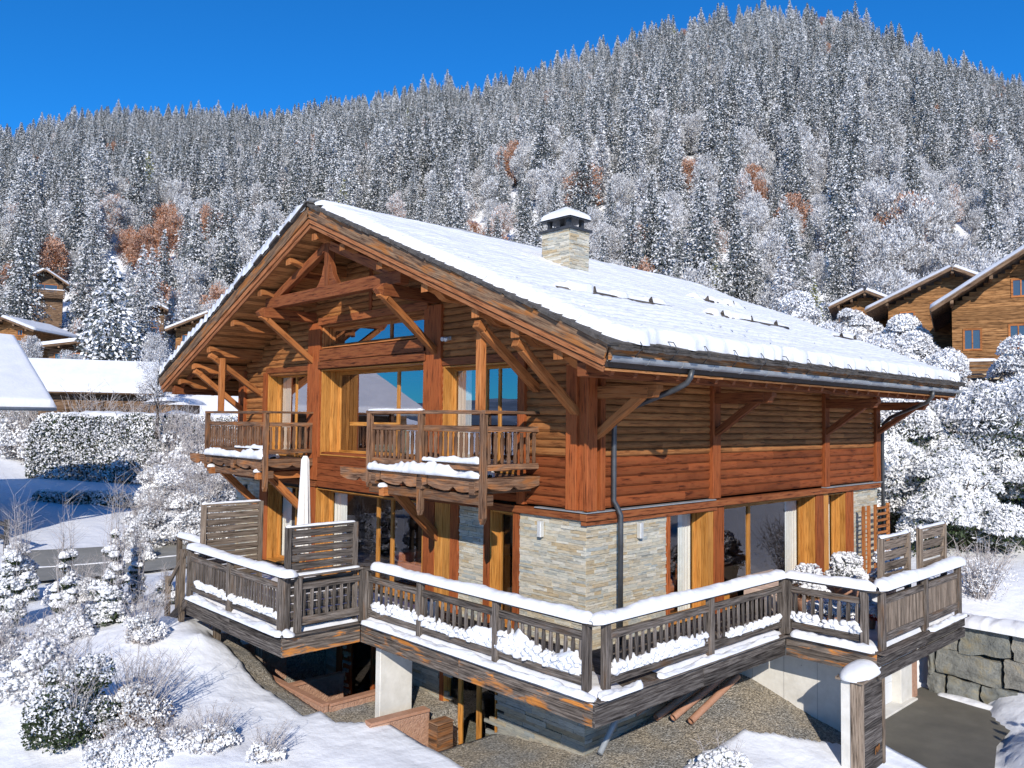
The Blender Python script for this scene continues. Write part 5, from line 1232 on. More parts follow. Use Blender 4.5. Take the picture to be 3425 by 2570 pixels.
# block wall right of the garage
BW = empty('block_wall', (11, -2.2, -2.75), label='retaining wall of large rough granite blocks right of the garage', cat='stone wall')
def blockmesh(y0, y1, z0, z1, seed, sk=0):
    n = 9; rs = np.random.RandomState(seed); Vs = []; Fs = []; off = 0
    a = np.linspace(-1, 1, n); A_, B_ = np.meshgrid(a, a, indexing='ij')
    faces = [(-1, 0)]
    ctr = np.array([.35, (y0+y1)/2, (z0+z1)/2]); hf = np.array([.40, (y1-y0)/2, (z1-z0)/2])
    for axn in range(3):
        for sg in (-1, 1):
            o_ = [i for i in range(3) if i != axn]; P_ = np.zeros((n, n, 3)); P_[..., axn] = sg; P_[..., o_[0]] = A_; P_[..., o_[1]] = B_*sg*(1 if axn != 1 else -1)
            nrm = P_/np.linalg.norm(P_, axis=-1, keepdims=True); Q_ = P_*.86+nrm*.14*1.0
            W_ = Q_*hf; W_ = W_+(nrm*(.10*(fbm(P_[..., 1]*1.7+seed, P_[..., 2]*1.7+P_[..., 0], seed, 4)-.5)*2)[..., None])
            W_[..., 2] += sk*W_[..., 1]; W_ = W_+ctr
            idx = np.arange(n*n).reshape(n, n)+off; Fs.append(np.stack([idx[:-1, :-1], idx[1:, :-1], idx[1:, 1:], idx[:-1, 1:]], -1).reshape(-1, 4)); Vs.append(W_.reshape(-1, 3)); off += n*n
    me = rawmesh('block', np.concatenate(Vs), np.concatenate(Fs), ['block'], smooth=True); at = me.attributes.new('rnd', 'FLOAT', 'POINT'); at.data.foreach_set('value', [rs.rand()]*len(me.vertices)); return me
rows = [(.02, .62, [0, .45, 1.25, 2.1, 3.3, 4.6, 6.0, 7.4]), (.60, 1.32, [0, .2, 1.75, 2.95, 4.3, 5.6, 7.0]), (1.30, 2.02, [0, .75, 1.95, 3.2, 4.7, 6.3, 7.4])]
k = 0
for z0, z1, ys in rows:
    for a, b in zip(ys, ys[1:]): objof('block', blockmesh(-b-.0, -a-.03, z0+.02*math.sin(k), z1+.03*math.cos(k*2), k+5, .09*math.sin(k*1.7)), BW); k += 1
snow_strip('snow_cover', [(.30, .5, 1.97), (.24, -1.6, 1.99), (.24, -3.2, 1.97), (.3, -7.4, 2.0)], .9, .22, BW, 77, .35)
snow_strip('snow_edge', [(10.9, -2.5, -2.62), (10.75, -3.4, -2.62), (10.6, -4.4, -2.62), (10.8, -6, -2.6)], .3, .09, None, 78, .5, kind='structure')
#@@AROUND@@
# ================================================================ NEIGHBOURS
M['cwood'] = wood('chalet_wood', (.10, .045, .018), (.25, .12, .045), (.38, .20, .085), vary=.5, gs=8)
M['cdark'] = wood('chalet_dark', (.05, .03, .02), (.14, .085, .05), (.24, .16, .10), vary=.5, gs=8)
M['plaster'] = noisy('plaster', [(.45, .36, .24), (.6, .5, .36)], 2, .85)
VY = YAW-math.pi/2      # local X to the camera's right, local Y away
def house(name, label, cat, loc, w, l, hw, rise, ov, wall='cwood', low=None, wins=(), yaw=VY, snow=.22, balc=None, group=None, rowh=.22, eavefront=1.3):
    """loc: middle of the front gable at eave height"""
    e = empty(name, loc, yaw, label=label, cat=cat, group=group); H = w/2; m_ = rise/(H+ov); zt0 = 0
    mb = MB(); z = -hw
    while z < rise:
        h = min(rowh, rise-z+.01); zz = z+h
        half = H if zz < ov*m_ else (rise-zz)/m_
        if half < .1: break
        mb.beam((-half, .1, z+h/2), (half, .1, z+h/2), .2, h-.015); z += h
    z = -hw
    while z < ov*m_-.05:
        for x in (-H+.1, H-.1): mb.beam((x, 0.22, z+rowh/2), (x, l, z+rowh/2), .2, rowh-.015)
        z += rowh
    mb.box((-H+.2, l-.2, -hw), (H-.2, l, .2)); mb.box((-H+.2, .9, -.1), (H-.2, l, 0)); mb.build('wall', wall, e)
    if low is not None:
        mb = MB(); fa = Fa((0, 0, 0), (1, 0, 0), (0, -1, 0)); mb.box((-H-.03, -.04, -hw-1.5), (H+.03, l, -hw+low)); mb.build('ground_floor', 'plaster', e)
    mb = MB(); mb2 = MB(); yo = -eavefront
    for sg in (1, -1):
        a = Vector((sg*(H+ov), 0, 0)); b = Vector((0, 0, rise)); c = (a+b)/2; up = Vector((sg*rise, 0, H+ov)).normalized(); L = (b-a).length
        mb.beam(Vector((c.x, yo, c.z))+up*.12, Vector((c.x, l+.8, c.z))+up*.12, L, .12, up=up)
        mb2.beam(a+Vector((0, yo, .0))+up*.09, b+Vector((0, yo, 0))+up*.09, .05, .22, up=up)
        n = 40; u_ = np.linspace(0, 1, 30); v_ = np.linspace(0, 1, n); U_, V_ = np.meshgrid(u_, v_, indexing='ij')
        ed = np.minimum(np.minimum(U_*L, 9), np.minimum(V_, 1-V_)*(l+1.6)); t = snow*np.sqrt(np.clip(1-(1-np.clip(ed/.25, 0, 1))**2, 0, 1))*(.9+.25*fbm(U_*L*.7, V_*l*.7, 3))
        px = a.x*(1-U_)+up.x*(.17+t); py = yo-.04+V_*(l+.88+eavefront-.05); pz = rise*U_+up.z*(.17+t)
        objof('roof_snow', gridmesh('roof_snow', np.stack([px, py, pz], -1), M['snow']), e)
    for x in (-H, -H*.5, 0, H*.5, H): zz = rise-abs(x)*m_-.14; mb.beam((x, yo+.1, zz), (x, .2, zz), .16, .2)
    mb.build('roof', 'cdark', e); mb2.build('bargeboard', 'cdark', e)
    for (x0, x1, z0, z1) in wins:
        f = MB()
        for a, b in (((x0-.1, -.05, z0-.1), (x1+.1, .03, z0)), ((x0-.1, -.05, z1), (x1+.1, .03, z1+.1)), ((x0-.1, -.05, z0), (x0, .03, z1)), ((x1, -.05, z0), (x1+.1, .03, z1)), (((x0+x1)/2-.03, -.05, z0), ((x0+x1)/2+.03, .03, z1))): f.box(a, b)
        fo_ = f.build('window', 'strut', e); p_ = MB(); p_.box((x0, -.012, z0), (x1, .0, z1)); p_.build('pane', 'bluepane', fo_)
    if balc:
        x0, x1, z0, dep = balc; b = MB(); b.box((x0, -dep, z0-.15), (x1, 0, z0))
        for k in range(4): b.beam((x0, -dep, z0+.15+k*.22), (x1, -dep, z0+.15+k*.22), .05, .15)
        for x in np.arange(x0, x1+.1, 1.2): b.beam((x, -dep+.06, z0), (x, -dep+.06, z0+1), .1, .1)
        b.build('balcony', 'cdark', e); snow_strip('snow_cover', [(x0, -dep, z0+.93), (x1, -dep, z0+.93)], .22, .12, e, 4, .4, step=.2)
    return e
m_, t_n, b_n = nodes('blue_pane'); b_n.inputs['Base Color'].default_value = (.05, .065, .085, 1); b_n.inputs['Roughness'].default_value = .08; b_n.inputs['Specular IOR Level'].default_value = 1; M['bluepane'] = m_
house('chalet', 'dark wooden chalet with blue-paned windows at the right edge of the picture', 'chalet', (36.8, 1.6, 10.35), 7.2, 9, 5.2, 3.0, .95, 'cwood', 2.0, eavefront=1.7, yaw=VY-.50, wins=[(-.75, -.05, .85, 1.65), (-.9, -.2, -1.9, -.75), (-3.0, -2.3, -1.9, -.9)], balc=(-4.2, -1.5, -3.6, 1.2))
house('chalet', 'ochre chalet with long snowy eaves, middle one of the three on the right', 'chalet', (44.8, 7.9, 11.75), 7.6, 9, 4.4, 2.5, 1.3, 'cwood', 1.2, yaw=VY-.50, wins=[(-1.2, -.4, -.4, .5), (.9, 1.7, -.4, .5), (-3.0, -2.3, -.9, .0)])
house('chalet', 'smallest ochre gable of the three chalets on the right, farthest away', 'chalet', (48.7, 15.2, 12.9), 3.6, 6, 4.6, 1.15, .65, 'cwood', None, [], yaw=VY-.42)
house('chalet', 'small ochre chalet with a window beside the left edge of the picture', 'chalet', (5.8, 76.5, 12.0), 4.6, 6, 3.4, 1.2, .8, 'cwood', None, [(.2, 1.3, -1.7, -.7), (.9, 1.3, -.2, .25)])
house('house', 'low brown house with flat snowy roof and wide windows on the left', 'house', (10.4, 69.6, 10.35), 6.6, 5, 2.6, .5, .6, 'cdark', None, [(-2.6, -1.5, -1.7, -.4), (-1.0, .2, -1.7, -.4), (1.3, 2.9, -1.9, -.9)], snow=.35)
house('hut', 'small dark hut high on the slope at the upper left, with balcony', 'hut', (17.4, 113.8, 22.2), 4.4, 5, 9.0, 1.9, .7, 'cdark', None, [(-1.5, 1.5, -1.0, .1)], yaw=VY+.5, balc=(-2.4, 2.4, -1.6, .8))
house('hut', 'narrow brown tower-like hut between the frosted trees on the left', 'hut', (21.3, 82.5, 16.1), 1.5, 3, 7.6, .55, .35, 'cdark', None, [(-.3, .3, -2.6, -1.9)], yaw=VY+.42)
house('chalet', 'ochre chalet half hidden by the left eaves of the big chalet', 'chalet', (21.4, 68.6, 12.6), 6.0, 7, 4.2, 1.9, .9, 'cwood', None, [(-2.4, -1.5, -1.2, -.2), (-.8, .2, -1.2, -.2)], yaw=VY+.35)
house('barn', 'low barn with a broad smooth snowy roof behind the left hedge', 'barn', (3.2, 52.0, 5.75), 5.2, 6.6, 3.6, 2.1, .7, 'cdark', None, [], yaw=VY+math.radians(-68), snow=.3)
# little shed with a rounded snow roof
e = empty('shed', (8.85, 44.9, 3.6), VY, label='little shed with a rounded snow roof behind the hedge', cat='shed'); mb = MB(); mb.box((-1.2, 0, -1.5), (1.2, 2.4, 1.55)); mb.build('wall', 'cdark', e)
a = np.linspace(-1, 1, 30); b = np.linspace(0, 1, 16); A_, B_ = np.meshgrid(a, b, indexing='ij'); objof('roof_snow', gridmesh('roof_snow', np.stack([A_*1.55, -.4+B_*3.2, 1.55+.5*np.sqrt(np.clip(1-A_**2, 0, 1))*np.clip(np.minimum(B_, 1-B_)/.08, .2, 1)**.5+.02], -1), M['snow']), e)
# the neighbour on the left, its roof falling towards us
e = empty('house', (-2.55, 26.4, 4.65), 0, label='big snow-roofed house at the left edge, near the camera', cat='house')
w_, rise_, len_ = 7.2, 3.2, 12.5
mb = MB(); mb.box((-len_, 1.6, -6.5), (-2.05, 1.85, .50), 0, 'x'); mb.box((-2.25, 1.85, -6.5), (-2.05, 12.8, .45), 0, 'y'); mb.box((-len_, 12.8, -6.5), (-2.05, 13.0, .5)); mb.prism([(1.85, .45), (12.8, .45), (7.2, 2.7)], (-2.15, 0, 0), (0, 1, 0), Z, (1, 0, 0), .18); mb.build('wall', 'cdark', e)
for sg in (1, -1):
    y0 = 0 if sg > 0 else 2*w_; a = Vector((0, y0, 0)); b = Vector((0, w_, rise_)); up = Vector((0, -sg*rise_, w_)).normalized(); L = (b-a).length; mb = MB(); c = (a+b)/2
    mb.beam(Vector((-len_, c.y, c.z))-up*.08, Vector((0, c.y, c.z))-up*.08, L, .14, up=up); mb.build('roof', 'cdark', e)
    U_, V_ = np.meshgrid(np.linspace(0, 1, 90), np.linspace(0, 1, 70), indexing='ij'); ed = np.minimum(V_*L, (1-U_)*len_); t = .30*np.sqrt(np.clip(1-(1-np.clip(ed/.22, 0, 1))**2, 0, 1))*(.9+.2*fbm(U_*9, V_*4, 5))
    objof('roof_snow', gridmesh('roof_snow', np.stack([-len_+U_*(len_+.05), y0+(w_-y0)*V_+up.y*t-sg*.05*(1-V_), rise_*V_+up.z*t], -1), M['snow']), e)
mb = MB(); mb.tube([(-len_, -.06, -.08), (.03, -.06, -.08)], .07, 8); mb.build('gutter', 'zinc', e)
mb = MB(); mb.beam((-2.15, 1.5, -2.2), (-2.15, .2, -.3), .22, .22); mb.beam((-2.15, 1.6, -.2), (-2.15, .1, -.2), .25, .25); mb.build('bracket', 'cdark', e)
mb = MB()
for z in (-4.5, -5.0): mb.beam((-2.0, 1.2, z), (-1.75, -1.0, z), .08, .16)
mb.beam((-1.75, -1.0, -5.6), (-1.75, -1.0, -4.3), .16, .16, up=(0, 1, 0)); mb.build('terrace_rail', 'iron', e)

# ================================================================ SHRUBS AND HEDGES
def bush_mesh(seed, H, Rx, Ry, n, leaf='leaf', ls=.07, snow_n=None, lump=.09, twigs=0, box=False, topw=.6, snowf='fsnow', fasp=.5, fl=.06, gap=.35, nf=None, lowsnow=.25):
    rs = np.random.RandomState(seed); nc = 34
    v = rs.normal(size=(nc, 3)); v[:, 2] = abs(v[:, 2]); v /= np.linalg.norm(v, axis=1)[:, None]; q = rs.rand(nc, 1)**.45
    C = v*q*np.array([Rx, Ry, H*.82])*.78; C[:, 2] += H*.08; cr = (.24+.22*rs.rand(nc))*min(Rx, Ry, H)
    def pick(m, shell=1.0):
        i = rs.randint(0, nc, m); w = rs.normal(size=(m, 3)); w /= np.linalg.norm(w, axis=1)[:, None]
        if shell < 1: w[:, 2] = np.abs(w[:, 2])*1.0-.15
        rr = cr[i]*(rs.rand(m)**(.33 if shell == 1 else .12)); P = C[i]+w*rr[:, None]; P[:, 2] = np.abs(P[:, 2])
        if box:
            P = (rs.rand(m, 3)*2-1)*np.array([Rx, Ry, .5]); P[:, 2] = (P[:, 2]+.5)*H
            f = rs.randint(0, 4, m); j = rs.rand(m)*.35
            P[:, 1] = np.where(f == 0, -Ry+j, np.where(f == 1, Ry-j, P[:, 1])); P[:, 2] = np.where(f == 2, H-j*.6, P[:, 2]); P[:, 0] = np.where(f == 3, np.sign(P[:, 0])*(Rx-j), P[:, 0])
            # rounded shoulders
            k = np.clip((P[:, 2]/H-.6)/.4, 0, 1); P[:, 1] *= 1-.35*k**2; P[:, 0] *= 1-.10*k**2
            P += .22*(np.stack([fbm(P[:, 1]*.8, P[:, 2]*.8, 3), fbm(P[:, 0]*.8, P[:, 2]*.8, 4), fbm(P[:, 0]*.8, P[:, 1]*.8, 5)], 1)-.5)*2; w = P*np.array([.1, 1, .3])
        return P, w
    parts = []
    P, w = pick(n); V, F_ = tufts(P, w+rs.normal(size=P.shape)*.8, ls*(.7+.7*rs.rand(n)), .55, seed+1); parts.append((V, F_, leaf))
    nf = nf if nf is not None else int(n*2.2)
    P, w = pick(nf, .5); keep = (P[:, 2]/H > lowsnow*rs.rand(nf)+gap*(fbm(P[:, 0]*2/Rx, P[:, 1]*2/Ry, seed)-.5)); P = P[keep]; w = w[keep]; nn_ = len(P)
    V, F_ = tufts(P+np.array([0, 0, fl*.4]), w*.4+rs.normal(size=P.shape)*.8+np.array([0, 0, .1]), fl*(.7+.9*rs.rand(nn_)), fasp, seed+2); parts.append((V, F_, snowf))
    if snow_n:
        P, w = pick(snow_n, .5); keep = P[:, 2]/H > lowsnow+.5*(vnoise(P[:, 0]*4/Rx, P[:, 1]*4/Ry, seed)-.5); P = P[keep]
        V, F_ = lumps(P+np.array([0, 0, lump*.3]), lump*(.5+1.0*rs.rand(len(P))), seed+3, .7); parts.append((V, F_, 'snow'))
    return combine('foliage', parts)
def twig_mesh(seed, H, Rr, n, rad=.006, lean=(0, 0), mat='twig', base=.12):
    rs = random.Random(seed); mb = MB()
    for i in range(n):
        a = rs.random()*6.283; q = rs.random()**.6; b = Vector((math.cos(a)*base*q, math.sin(a)*base*q, 0)); L = H*(.6+.5*rs.random()); tip = Vector((math.cos(a)*Rr*q+lean[0]*L, math.sin(a)*Rr*q+lean[1]*L, L))
        mid = b.lerp(tip, .5)+Vector((rs.uniform(-.06, .06), rs.uniform(-.06, .06), .08))*H; mb.tube([b, mid, tip], [rad*1.5, rad, rad*.35], 4, cap=False)
        for j in range(4):
            p = mid.lerp(tip, rs.random()); d_ = Vector((rs.uniform(-1, 1), rs.uniform(-1, 1), rs.uniform(.2, 1))).normalized()*L*.2; mb.tube([p, p+d_], [rad*.7, rad*.3], 4, cap=False)
    return mb.mesh('twigs', [mat])
def place(name, label, cat, x, y, fol, tw=None, rz=0, sc=1, z=None, group=None, sink=.05):
    e = empty(name, (x, y, (hz(x, y)+.1-sink) if z is None else z), rz, label=label, cat=cat, group=group); e.scale = (sc,)*3
    if fol: objof('foliage', fol, e)
    if tw: objof('stems', tw, e)
    return e
# foreground, lower left
place('shrub', 'large green-leaved shrub loaded with snow, bottom left corner', 'shrub', -7.15, 6.3, bush_mesh(1, 2.35, .85, .8, 10000, 'leaf', .07, 1100, .09, gap=.5, fl=.055, lowsnow=.55), twig_mesh(1, 2.1, .9, 40))
place('shrub', 'brown-leaved shrub with arching bare twigs, bottom left', 'shrub', -6.05, 6.05, bush_mesh(2, 1.1, .7, .65, 5200, 'brownleaf', .06, 800, .08, fl=.06, lowsnow=.5), twig_mesh(2, 1.35, 1.0, 90, .006, (.25, .1)))
place('shrub', 'frosted twiggy shrub behind the large green one, lower left', 'shrub', -7.0, 8.5, bush_mesh(3, 1.5, .8, .8, 3500, 'twig', .05, 1900, .10, fl=.06, nf=12000, lowsnow=.05), twig_mesh(3, 1.7, .9, 35))
place('shrub', 'low snowed-over shrub at the bottom edge, left of centre', 'shrub', -5.2, 4.6, bush_mesh(4, .42, .6, .5, 2000, 'twig', .05, 700, .07, fl=.05), twig_mesh(4, .7, .6, 70, .005))
place('shrub', 'snowy twig clump at the bottom edge below the brown shrub', 'shrub', -5.75, 4.95, bush_mesh(5, .40, .55, .5, 1800, 'twig', .05, 600, .07, fl=.05), twig_mesh(5, .55, .5, 60, .005))
place('shrub', 'rightmost low twig clump on the bottom snow slope', 'shrub', -4.55, 3.75, bush_mesh(6, .30, .45, .4, 1200, 'twig', .045, 420, .06, fl=.05), twig_mesh(6, .55, .5, 50, .005, (.3, 0)))
place('shrub', 'thin red-brown twig shrub on the slope left of the terrace', 'shrub', -4.9, 9.2, bush_mesh(7, .75, .5, .5, 2200, 'twig', .05, 450, .07, fl=.05), twig_mesh(7, 1.2, .8, 80, .005, (.2, .2)))
place('shrub', 'rounded frosted shrub in the middle of the left bushes', 'shrub', -5.9, 11.3, bush_mesh(8, 1.0, .7, .7, 3000, 'twig', .05, 1100, .10, fl=.06, lowsnow=.05), twig_mesh(8, 1.1, .6, 30))
for i, (x, y, H, Rr, lab) in enumerate([(-7.8, 9.8, 1.6, 1.0, 'wispy frosted shrub at the left edge above the comb-like shadow'), (-8.0, 15.6, 1.8, .9, 'white frosted shrub at the far left near the road'), (-4.5, 15.8, 1.2, .8, 'small white shrub just below the road'), (-6.6, 5.0, .7, .7, 'low frosted shrub at the very bottom left')]):
    place('shrub', lab, 'shrub', x, y, bush_mesh(170+i, H, Rr, Rr, 1500, 'twig', .05, 420, .08, fl=.05, nf=15000, lowsnow=.0, gap=.15), twig_mesh(170+i, H*1.15, Rr*1.1, 40, .006, (.12, .08)), group='wispy frosted shrubs on the left slope')
def column(name, label, x, y, H, Rr, seed, lf='leaf'):
    H *= 1.22; Rr *= .9
    place(name, label, 'shrub', x, y, bush_mesh(seed, H, Rr, Rr, int(3600*H/2), lf, .07, int(700*H/2), .10, fl=.055, nf=int(12000*H/2), lowsnow=.12, gap=.4), twig_mesh(seed, H*1.12, Rr*.5, 26), group='upright snowy shrubs on the left slope')
column('shrub', 'upright snowy shrub nearest the left edge, dark at its foot', -6.4, 14.3, 2.5, .55, 21)
column('shrub', 'pointed snowy shrub between the road and the left bushes', -5.3, 13.8, 2.3, .42, 22)
column('shrub', 'tall pointed snowy shrub just below the grey road', -4.1, 13.7, 2.5, .42, 23)
column('shrub', 'slim snowy shrub left of the terrace stairs, below the road', -3.25, 14.4, 1.9, .30, 24)
column('shrub', 'bulky snowy shrub at the left below the blue shadow', -5.5, 17.6, 1.9, .8, 25)
column('shrub', 'low snowy shrub under the two pointed ones', -4.9, 11.4, 1.5, .6, 26)
column('shrub', 'small dark-footed shrub right of the slim one, near the stairs', -2.9, 13.2, .8, .4, 27)
place('shrub', 'wide snowed-over shrub at the left edge above the fence shadow', 'shrub', -7.6, 11.6, bush_mesh(9, 1.3, 1.0, 1.0, 5000, 'leaf', .06, 1500, .10, fl=.07, lowsnow=.2), twig_mesh(9, 1.4, 1.0, 50))
# frosted shrubs in front of the left hedge
for i, (x, y, H, Rr, lab) in enumerate([(0.3, 23.8, 2.2, 1.1, 'frosted bush beside the blue shadow, above the road'), (1.9, 23.0, 3.3, 1.3, 'tall frosted bush left of the terrace screens'), (3.6, 24.5, 3.6, 1.4, 'tall frosted bush just left of the chalet stone wall'), (3.9, 31.5, 3.2, 1.8, 'frosted bush in front of the right end of the hedge'), (5.6, 27.5, 2.2, 1.7, 'white bush behind the left balcony corner'), (-.9, 21.3, .8, .7, 'small bush at the right end of the road')]):
    place('shrub', lab, 'shrub', x, y, bush_mesh(30+i, H, Rr, Rr, 4200, 'twig', .09, 400, .12, fl=.10, nf=15000, lowsnow=.05, gap=.2), twig_mesh(30+i, H*1.05, Rr, 70, .012), group='frosted shrubs left of the chalet')
def hedge(lab, x, y, L, H, dpt, rz, seed, n=15000, z=None):
    e_ = place('hedge', lab, 'hedge', x, y, bush_mesh(seed, H, L/2, dpt/2, n, 'leaf', .17, int(n*.10), .13, box=True, fl=.13, nf=int(n*2.3), lowsnow=.02, gap=.2), None, rz, z=z)
    snow_strip('snow_cover', [(-L/2*.84, 0, H*.96), (0, .1, H*.985), (L/2*.84, 0, H*.96)], dpt*.62, H*.07, e_, seed, .5, step=.15)
hedge('long clipped hedge covered in snow, left of the chalet', 7.0, 43.7, 13.2, 4.3, 3.4, VY, 50, 30000)
hedge('lower clipped hedge behind the long one at the left edge', 2.6, 60.0, 9, 3.0, 2.4, VY, 51, 12000)
hedge('low dark ground hedge running into the blue shadow', 1.9, 36.0, 7.0, .7, 1.0, VY-.22, 52, 5000)
for i, (dd, Dx, H, Rr) in enumerate([(56, 120, 2.6, 2.5), (54, 210, 2.8, 2.2), (52, 290, 2.4, 2.0), (50, 385, 2.2, 1.6), (57, 60, 2.2, 2.6), (47, 440, 1.8, 1.6)]):
    x, y = world(dd, (Dx-1106)/1744.2*dd)
    place('shrub', 'frosted thicket behind the hedge, number %s from the left edge' % ['two', 'three', 'four', 'five', 'one', 'six'][i], 'shrub', x, y, bush_mesh(70+i, H+1.8, Rr, Rr, 4200, 'fgrey', .16, 300, .2, fl=.2, nf=5200, lowsnow=.0, gap=.2), twig_mesh(70+i, H+2.6, Rr, 70, .02), group='frosted thicket behind the hedge')
# big fir and bare tree among the village houses
fx, fy = 11.1, 64.6
e = empty('fir_tree', (fx, fy, 5.9), 0, label='large snow-laden fir standing between the village houses on the left', cat='tree'); objof('crown', combine('crown', spruce(90, 12.4, 3.7, ratio=.62, snow='fsnow', ts=.36, dens=1.5, wh=30)), e); objof('trunk', trunk_mesh(12, .25), e)
for (dd, Dx, z, s, kd, lab) in [(78, 300, 9, .62, 2, 'dark green fir right of the large snowy fir'), (84, 395, 9.5, .62, 11, 'pale feathery larch left of the chalet eaves'), (66, 60, 7, .34, 5, 'frosted tree above the flat-roofed house'), (62, 150, 6, .30, 6, 'frosted round tree below the small ochre chalet'), (74, 200, 8, .5, 11, 'pale larch left of the large fir'), (88, 40, 11, .8, 4, 'dark spruce at the left edge above the ochre chalet'), (70, 330, 8, .32, 7, 'frosted tree right of the large fir')]:
    x, y = world(dd, (Dx-1106)/1744.2*dd); e = empty(NAMES[kd], (x, y, z), Dx, label=lab, cat='tree', group='trees between the village houses'); e.scale = (s,)*3; objof('crown', KINDS[kd][0], e); objof('trunk', KINDS[kd][1], e)
e = empty('bare_tree', (6.8, 41.1, 3.2), 0, label='slender frosted bare tree in front of the barn roof', cat='tree'); e.scale = (.42,)*3
objof('crown', combine('crown', round_tree(95, 14, 4.0, ratio=.68, nb=60, per=120, ts=.22, low=.22)), e); objof('limbs', limbs_mesh(14, 3.6, 95, .2), e)
# right: laurels and snowy shrubs behind the terrace
RS = [(20.5, 2.3, 8.0, 2.9, 'huge snow-laden laurel right behind the far end of the chalet'), (22.6, -1.2, 8.6, 3.0, 'huge snow-laden laurel at the right edge of the picture'), (24.0, 4.8, 8.8, 3.0, 'tall snowy laurel seen past the roof corner'), (19.0, -.6, 4.8, 2.1, 'lower dark green laurel behind the small bare shrub'), (21.5, -4.2, 5.2, 2.4, 'snowy laurel at the right edge above the granite blocks'), (26.8, -3.2, 9.4, 3.2, 'tall snowy laurel in front of the dark right-hand chalet')]
for i, (x, y, H, Rr, lab) in enumerate(RS):
    place('laurel', lab, 'shrub', x, y, bush_mesh(100+i, H, Rr, Rr, 11000, 'leaf', .12, 500, .14, fasp=.34, fl=.14, nf=66000, lowsnow=.08, gap=.85), limbs_mesh(H*.6, Rr*.5, i, .12), group='tall snowy laurels on the right')
RT = [(27.1, 8.0, 6.4, 3.0, 'rounded snowy tree peeping over the far roof end, left one'), (26.4, 3.6, 6.6, 2.6, 'rounded snowy tree between the roof and the right-hand chalets'), (30, 13, 6.5, 3.0, 'snowy tree top behind the middle of the roof'), (33.5, 10.0, 6.0, 2.8, 'snowy tree below the smallest ochre gable'), (34.5, 6.5, 4.6, 2.4, 'snowy tree below the middle ochre chalet'), (31, 4.0, 5.0, 2.4, 'snowy tree left of the dark right-hand chalet'), (36, 20, 7.0, 3.4, 'snowy tree behind the log snow guards, first'), (40, 25, 7.5, 3.6, 'snowy tree just beyond the roof ridge'), (38, 15, 6.5, 3.0, 'snowy tree to the left of the smallest gable'), (33, .5, 6.2, 2.4, 'snowy tree covering the foot of the dark right chalet'), (37.5, 8.2, 5.2, 2.2, 'snowy tree against the wall of the middle right chalet'), (40, 12.3, 4.6, 2.0, 'small snowy tree between the two farther right chalets'), (30.5, 6.8, 6.6, 2.6, 'snowy tree just past the roof corner, in front of the chalets')]
for i, (x, y, H, Rr, lab) in enumerate(RT):
    place('snowy_tree', lab, 'tree', x, y, bush_mesh(120+i, H, Rr, Rr, 7000, 'fgrey', .15, 300, .16, fl=.14, nf=30000, lowsnow=.05, gap=.4), limbs_mesh(H*.6, Rr*.5, i+20, .12), group='snowy trees beyond the roof')
place('bare_shrub', 'small bare shrub with frosted twigs on the snow right of the terrace', 'shrub', 14.0, -2.6, bush_mesh(140, 1.6, 1.0, 1.0, 900, 'twig', .05, 150, .06, fl=.06, nf=4200, lowsnow=.9, gap=.1), twig_mesh(140, 1.6, 1.0, 60, .011, base=.2))
place('shrub', 'rounded evergreen bush heaped with snow at the bottom, right of centre', 'shrub', 1.0, -2.35, bush_mesh(141, .78, .62, .62, 5200, 'leaf', .05, 2600, .085, fl=.05, lowsnow=.12, gap=.5), twig_mesh(141, .8, .5, 30, .005), z=-2.1)
# potted shrubs and flowers on the right of the terrace
M['redflower'] = flat('red_flowers', (.45, .04, .03)); M['blueleaf'] = flat('blue_grey_leaves', (.10, .14, .26))
def pot(lab, x, y, H, Rr, lf, seed):
    e = place('potted_shrub', lab, 'plant', x, y, bush_mesh(seed, H, Rr, Rr, 2600, lf, .05, 700, .085, fl=.05, lowsnow=.1, gap=.4), None, z=.3)
    mb = MB(); mb.tube([(0, 0, -.3), (0, 0, .05)], [Rr*.5, Rr*.65], 14); mb.build('pot', 'clay', e, bev=.01)
pot('snowy potted shrub with orange leaves in front of the side doors', 6.1, -1.4, 1.1, .42, 'brownleaf', 150); pot('round snow-heaped potted shrub left of the louvred screens', 8.3, -1.3, 1.15, .5, 'leaf', 151); pot('blue-grey potted conifer directly behind the nearer right screen', 9.2, -1.9, 1.2, .4, 'blueleaf', 152)
pot('low planter with blue foliage behind the short railing', 5.0, -2.5, .45, .55, 'blueleaf', 153); pot('low planter with red flowers behind the short railing', 5.3, -3.05, .5, .3, 'redflower', 154)
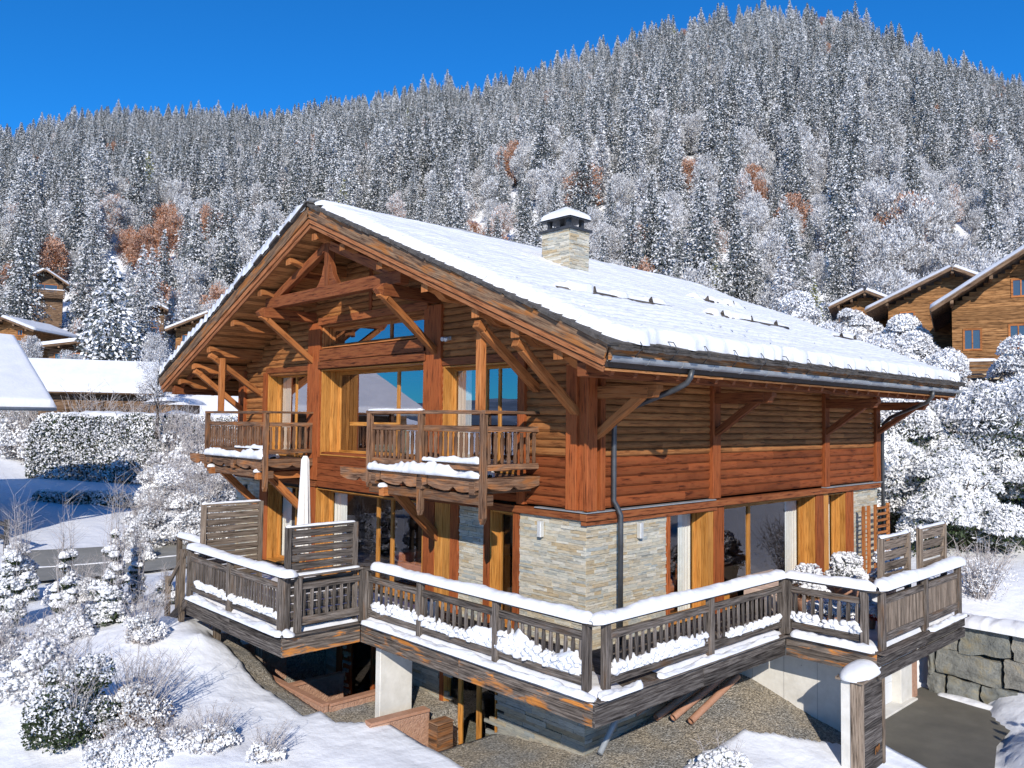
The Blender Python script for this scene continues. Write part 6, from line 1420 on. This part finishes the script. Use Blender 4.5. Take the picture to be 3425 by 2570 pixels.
# sapling twigs hanging over the snow bank at the right bottom, just outside the frame; their shadows fall on the bank
mb = MB(); rs_ = random.Random(8); base = Vector((4.3, -9.0, -2.6))
tips = []
for i in range(7):
    c = Vector((6.1+.28*i, -7.4+.12*i, -.5-.1*i)); s_ = base+Vector((rs_.uniform(-.1, .1), 0, 1.1)); mb.tube([base, s_, s_.lerp(c, .6)+Z*.5, c], [.02, .014, .009, .004], 5)
    for k in range(7): tips.append(s_.lerp(c, .35+.65*rs_.random())+Vector((rs_.uniform(-.25, .25), rs_.uniform(-.25, .25), rs_.uniform(-.25, .1)))+Z*.3)
tw = mb.mesh('twigs', ['bark']); L_ = MB()
for p in tips: L_.prism([(math.cos(a)*.055, math.sin(a)*.075) for a in np.linspace(0, 5.5, 8)], p, (.7, -.7, 0), (.3, .3, .9), (.6, .6, -.4), .006)
e = empty('sapling', (0, 0, 0), label='young tree with round leaves casting its shadow on the snow bank', cat='tree'); objof('stems', tw, e); L_.build('leaves', 'brownleaf', e)
# picket fence outside the left edge, its shadow lies on the snow at the left
e = empty('picket_fence', (-10.4, 4.2, hz(-10.4, 4.2)), math.radians(80), label='low picket fence at the bottom left edge casting comb-like shadows', cat='fence')
mb = MB()
for i in range(20): mb.beam((i*.17, 0, -.1), (i*.17, 0, 1.25), .08, .03, up=(0, 1, 0))
mb.beam((-.1, .03, .35), (3.4, .03, .35), .03, .09); mb.beam((-.1, .03, .95), (3.4, .03, .95), .03, .09); mb.build('pickets', 'grey', e)
# behind the camera: what the window panes mirror
for i, (x, y, s, kd) in enumerate([(-26, 14, .75, 0), (-30, 20, .85, 2), (-24, 26, .6, 3), (-34, 32, .9, 1), (16, -16, .55, 5), (24, -20, .6, 6), (30, -14, .7, 2), (12, -24, .6, 3), (34, -24, .8, 0), (20, -30, .8, 1), (-28, -8, .7, 4), (6, -30, .7, 7), (42, -18, .8, 3), (27, -27, .7, 5)]):
    e = empty(NAMES[kd], (x, y, hz(x, y)-.3), i, label=uniq('%s out of view behind the camera, mirrored in the panes' % LOOK[kd]), cat='tree', group='trees mirrored in the window panes'); e.scale = (s,)*3; objof('crown', KINDS[kd][0], e); objof('trunk', KINDS[kd][1], e)
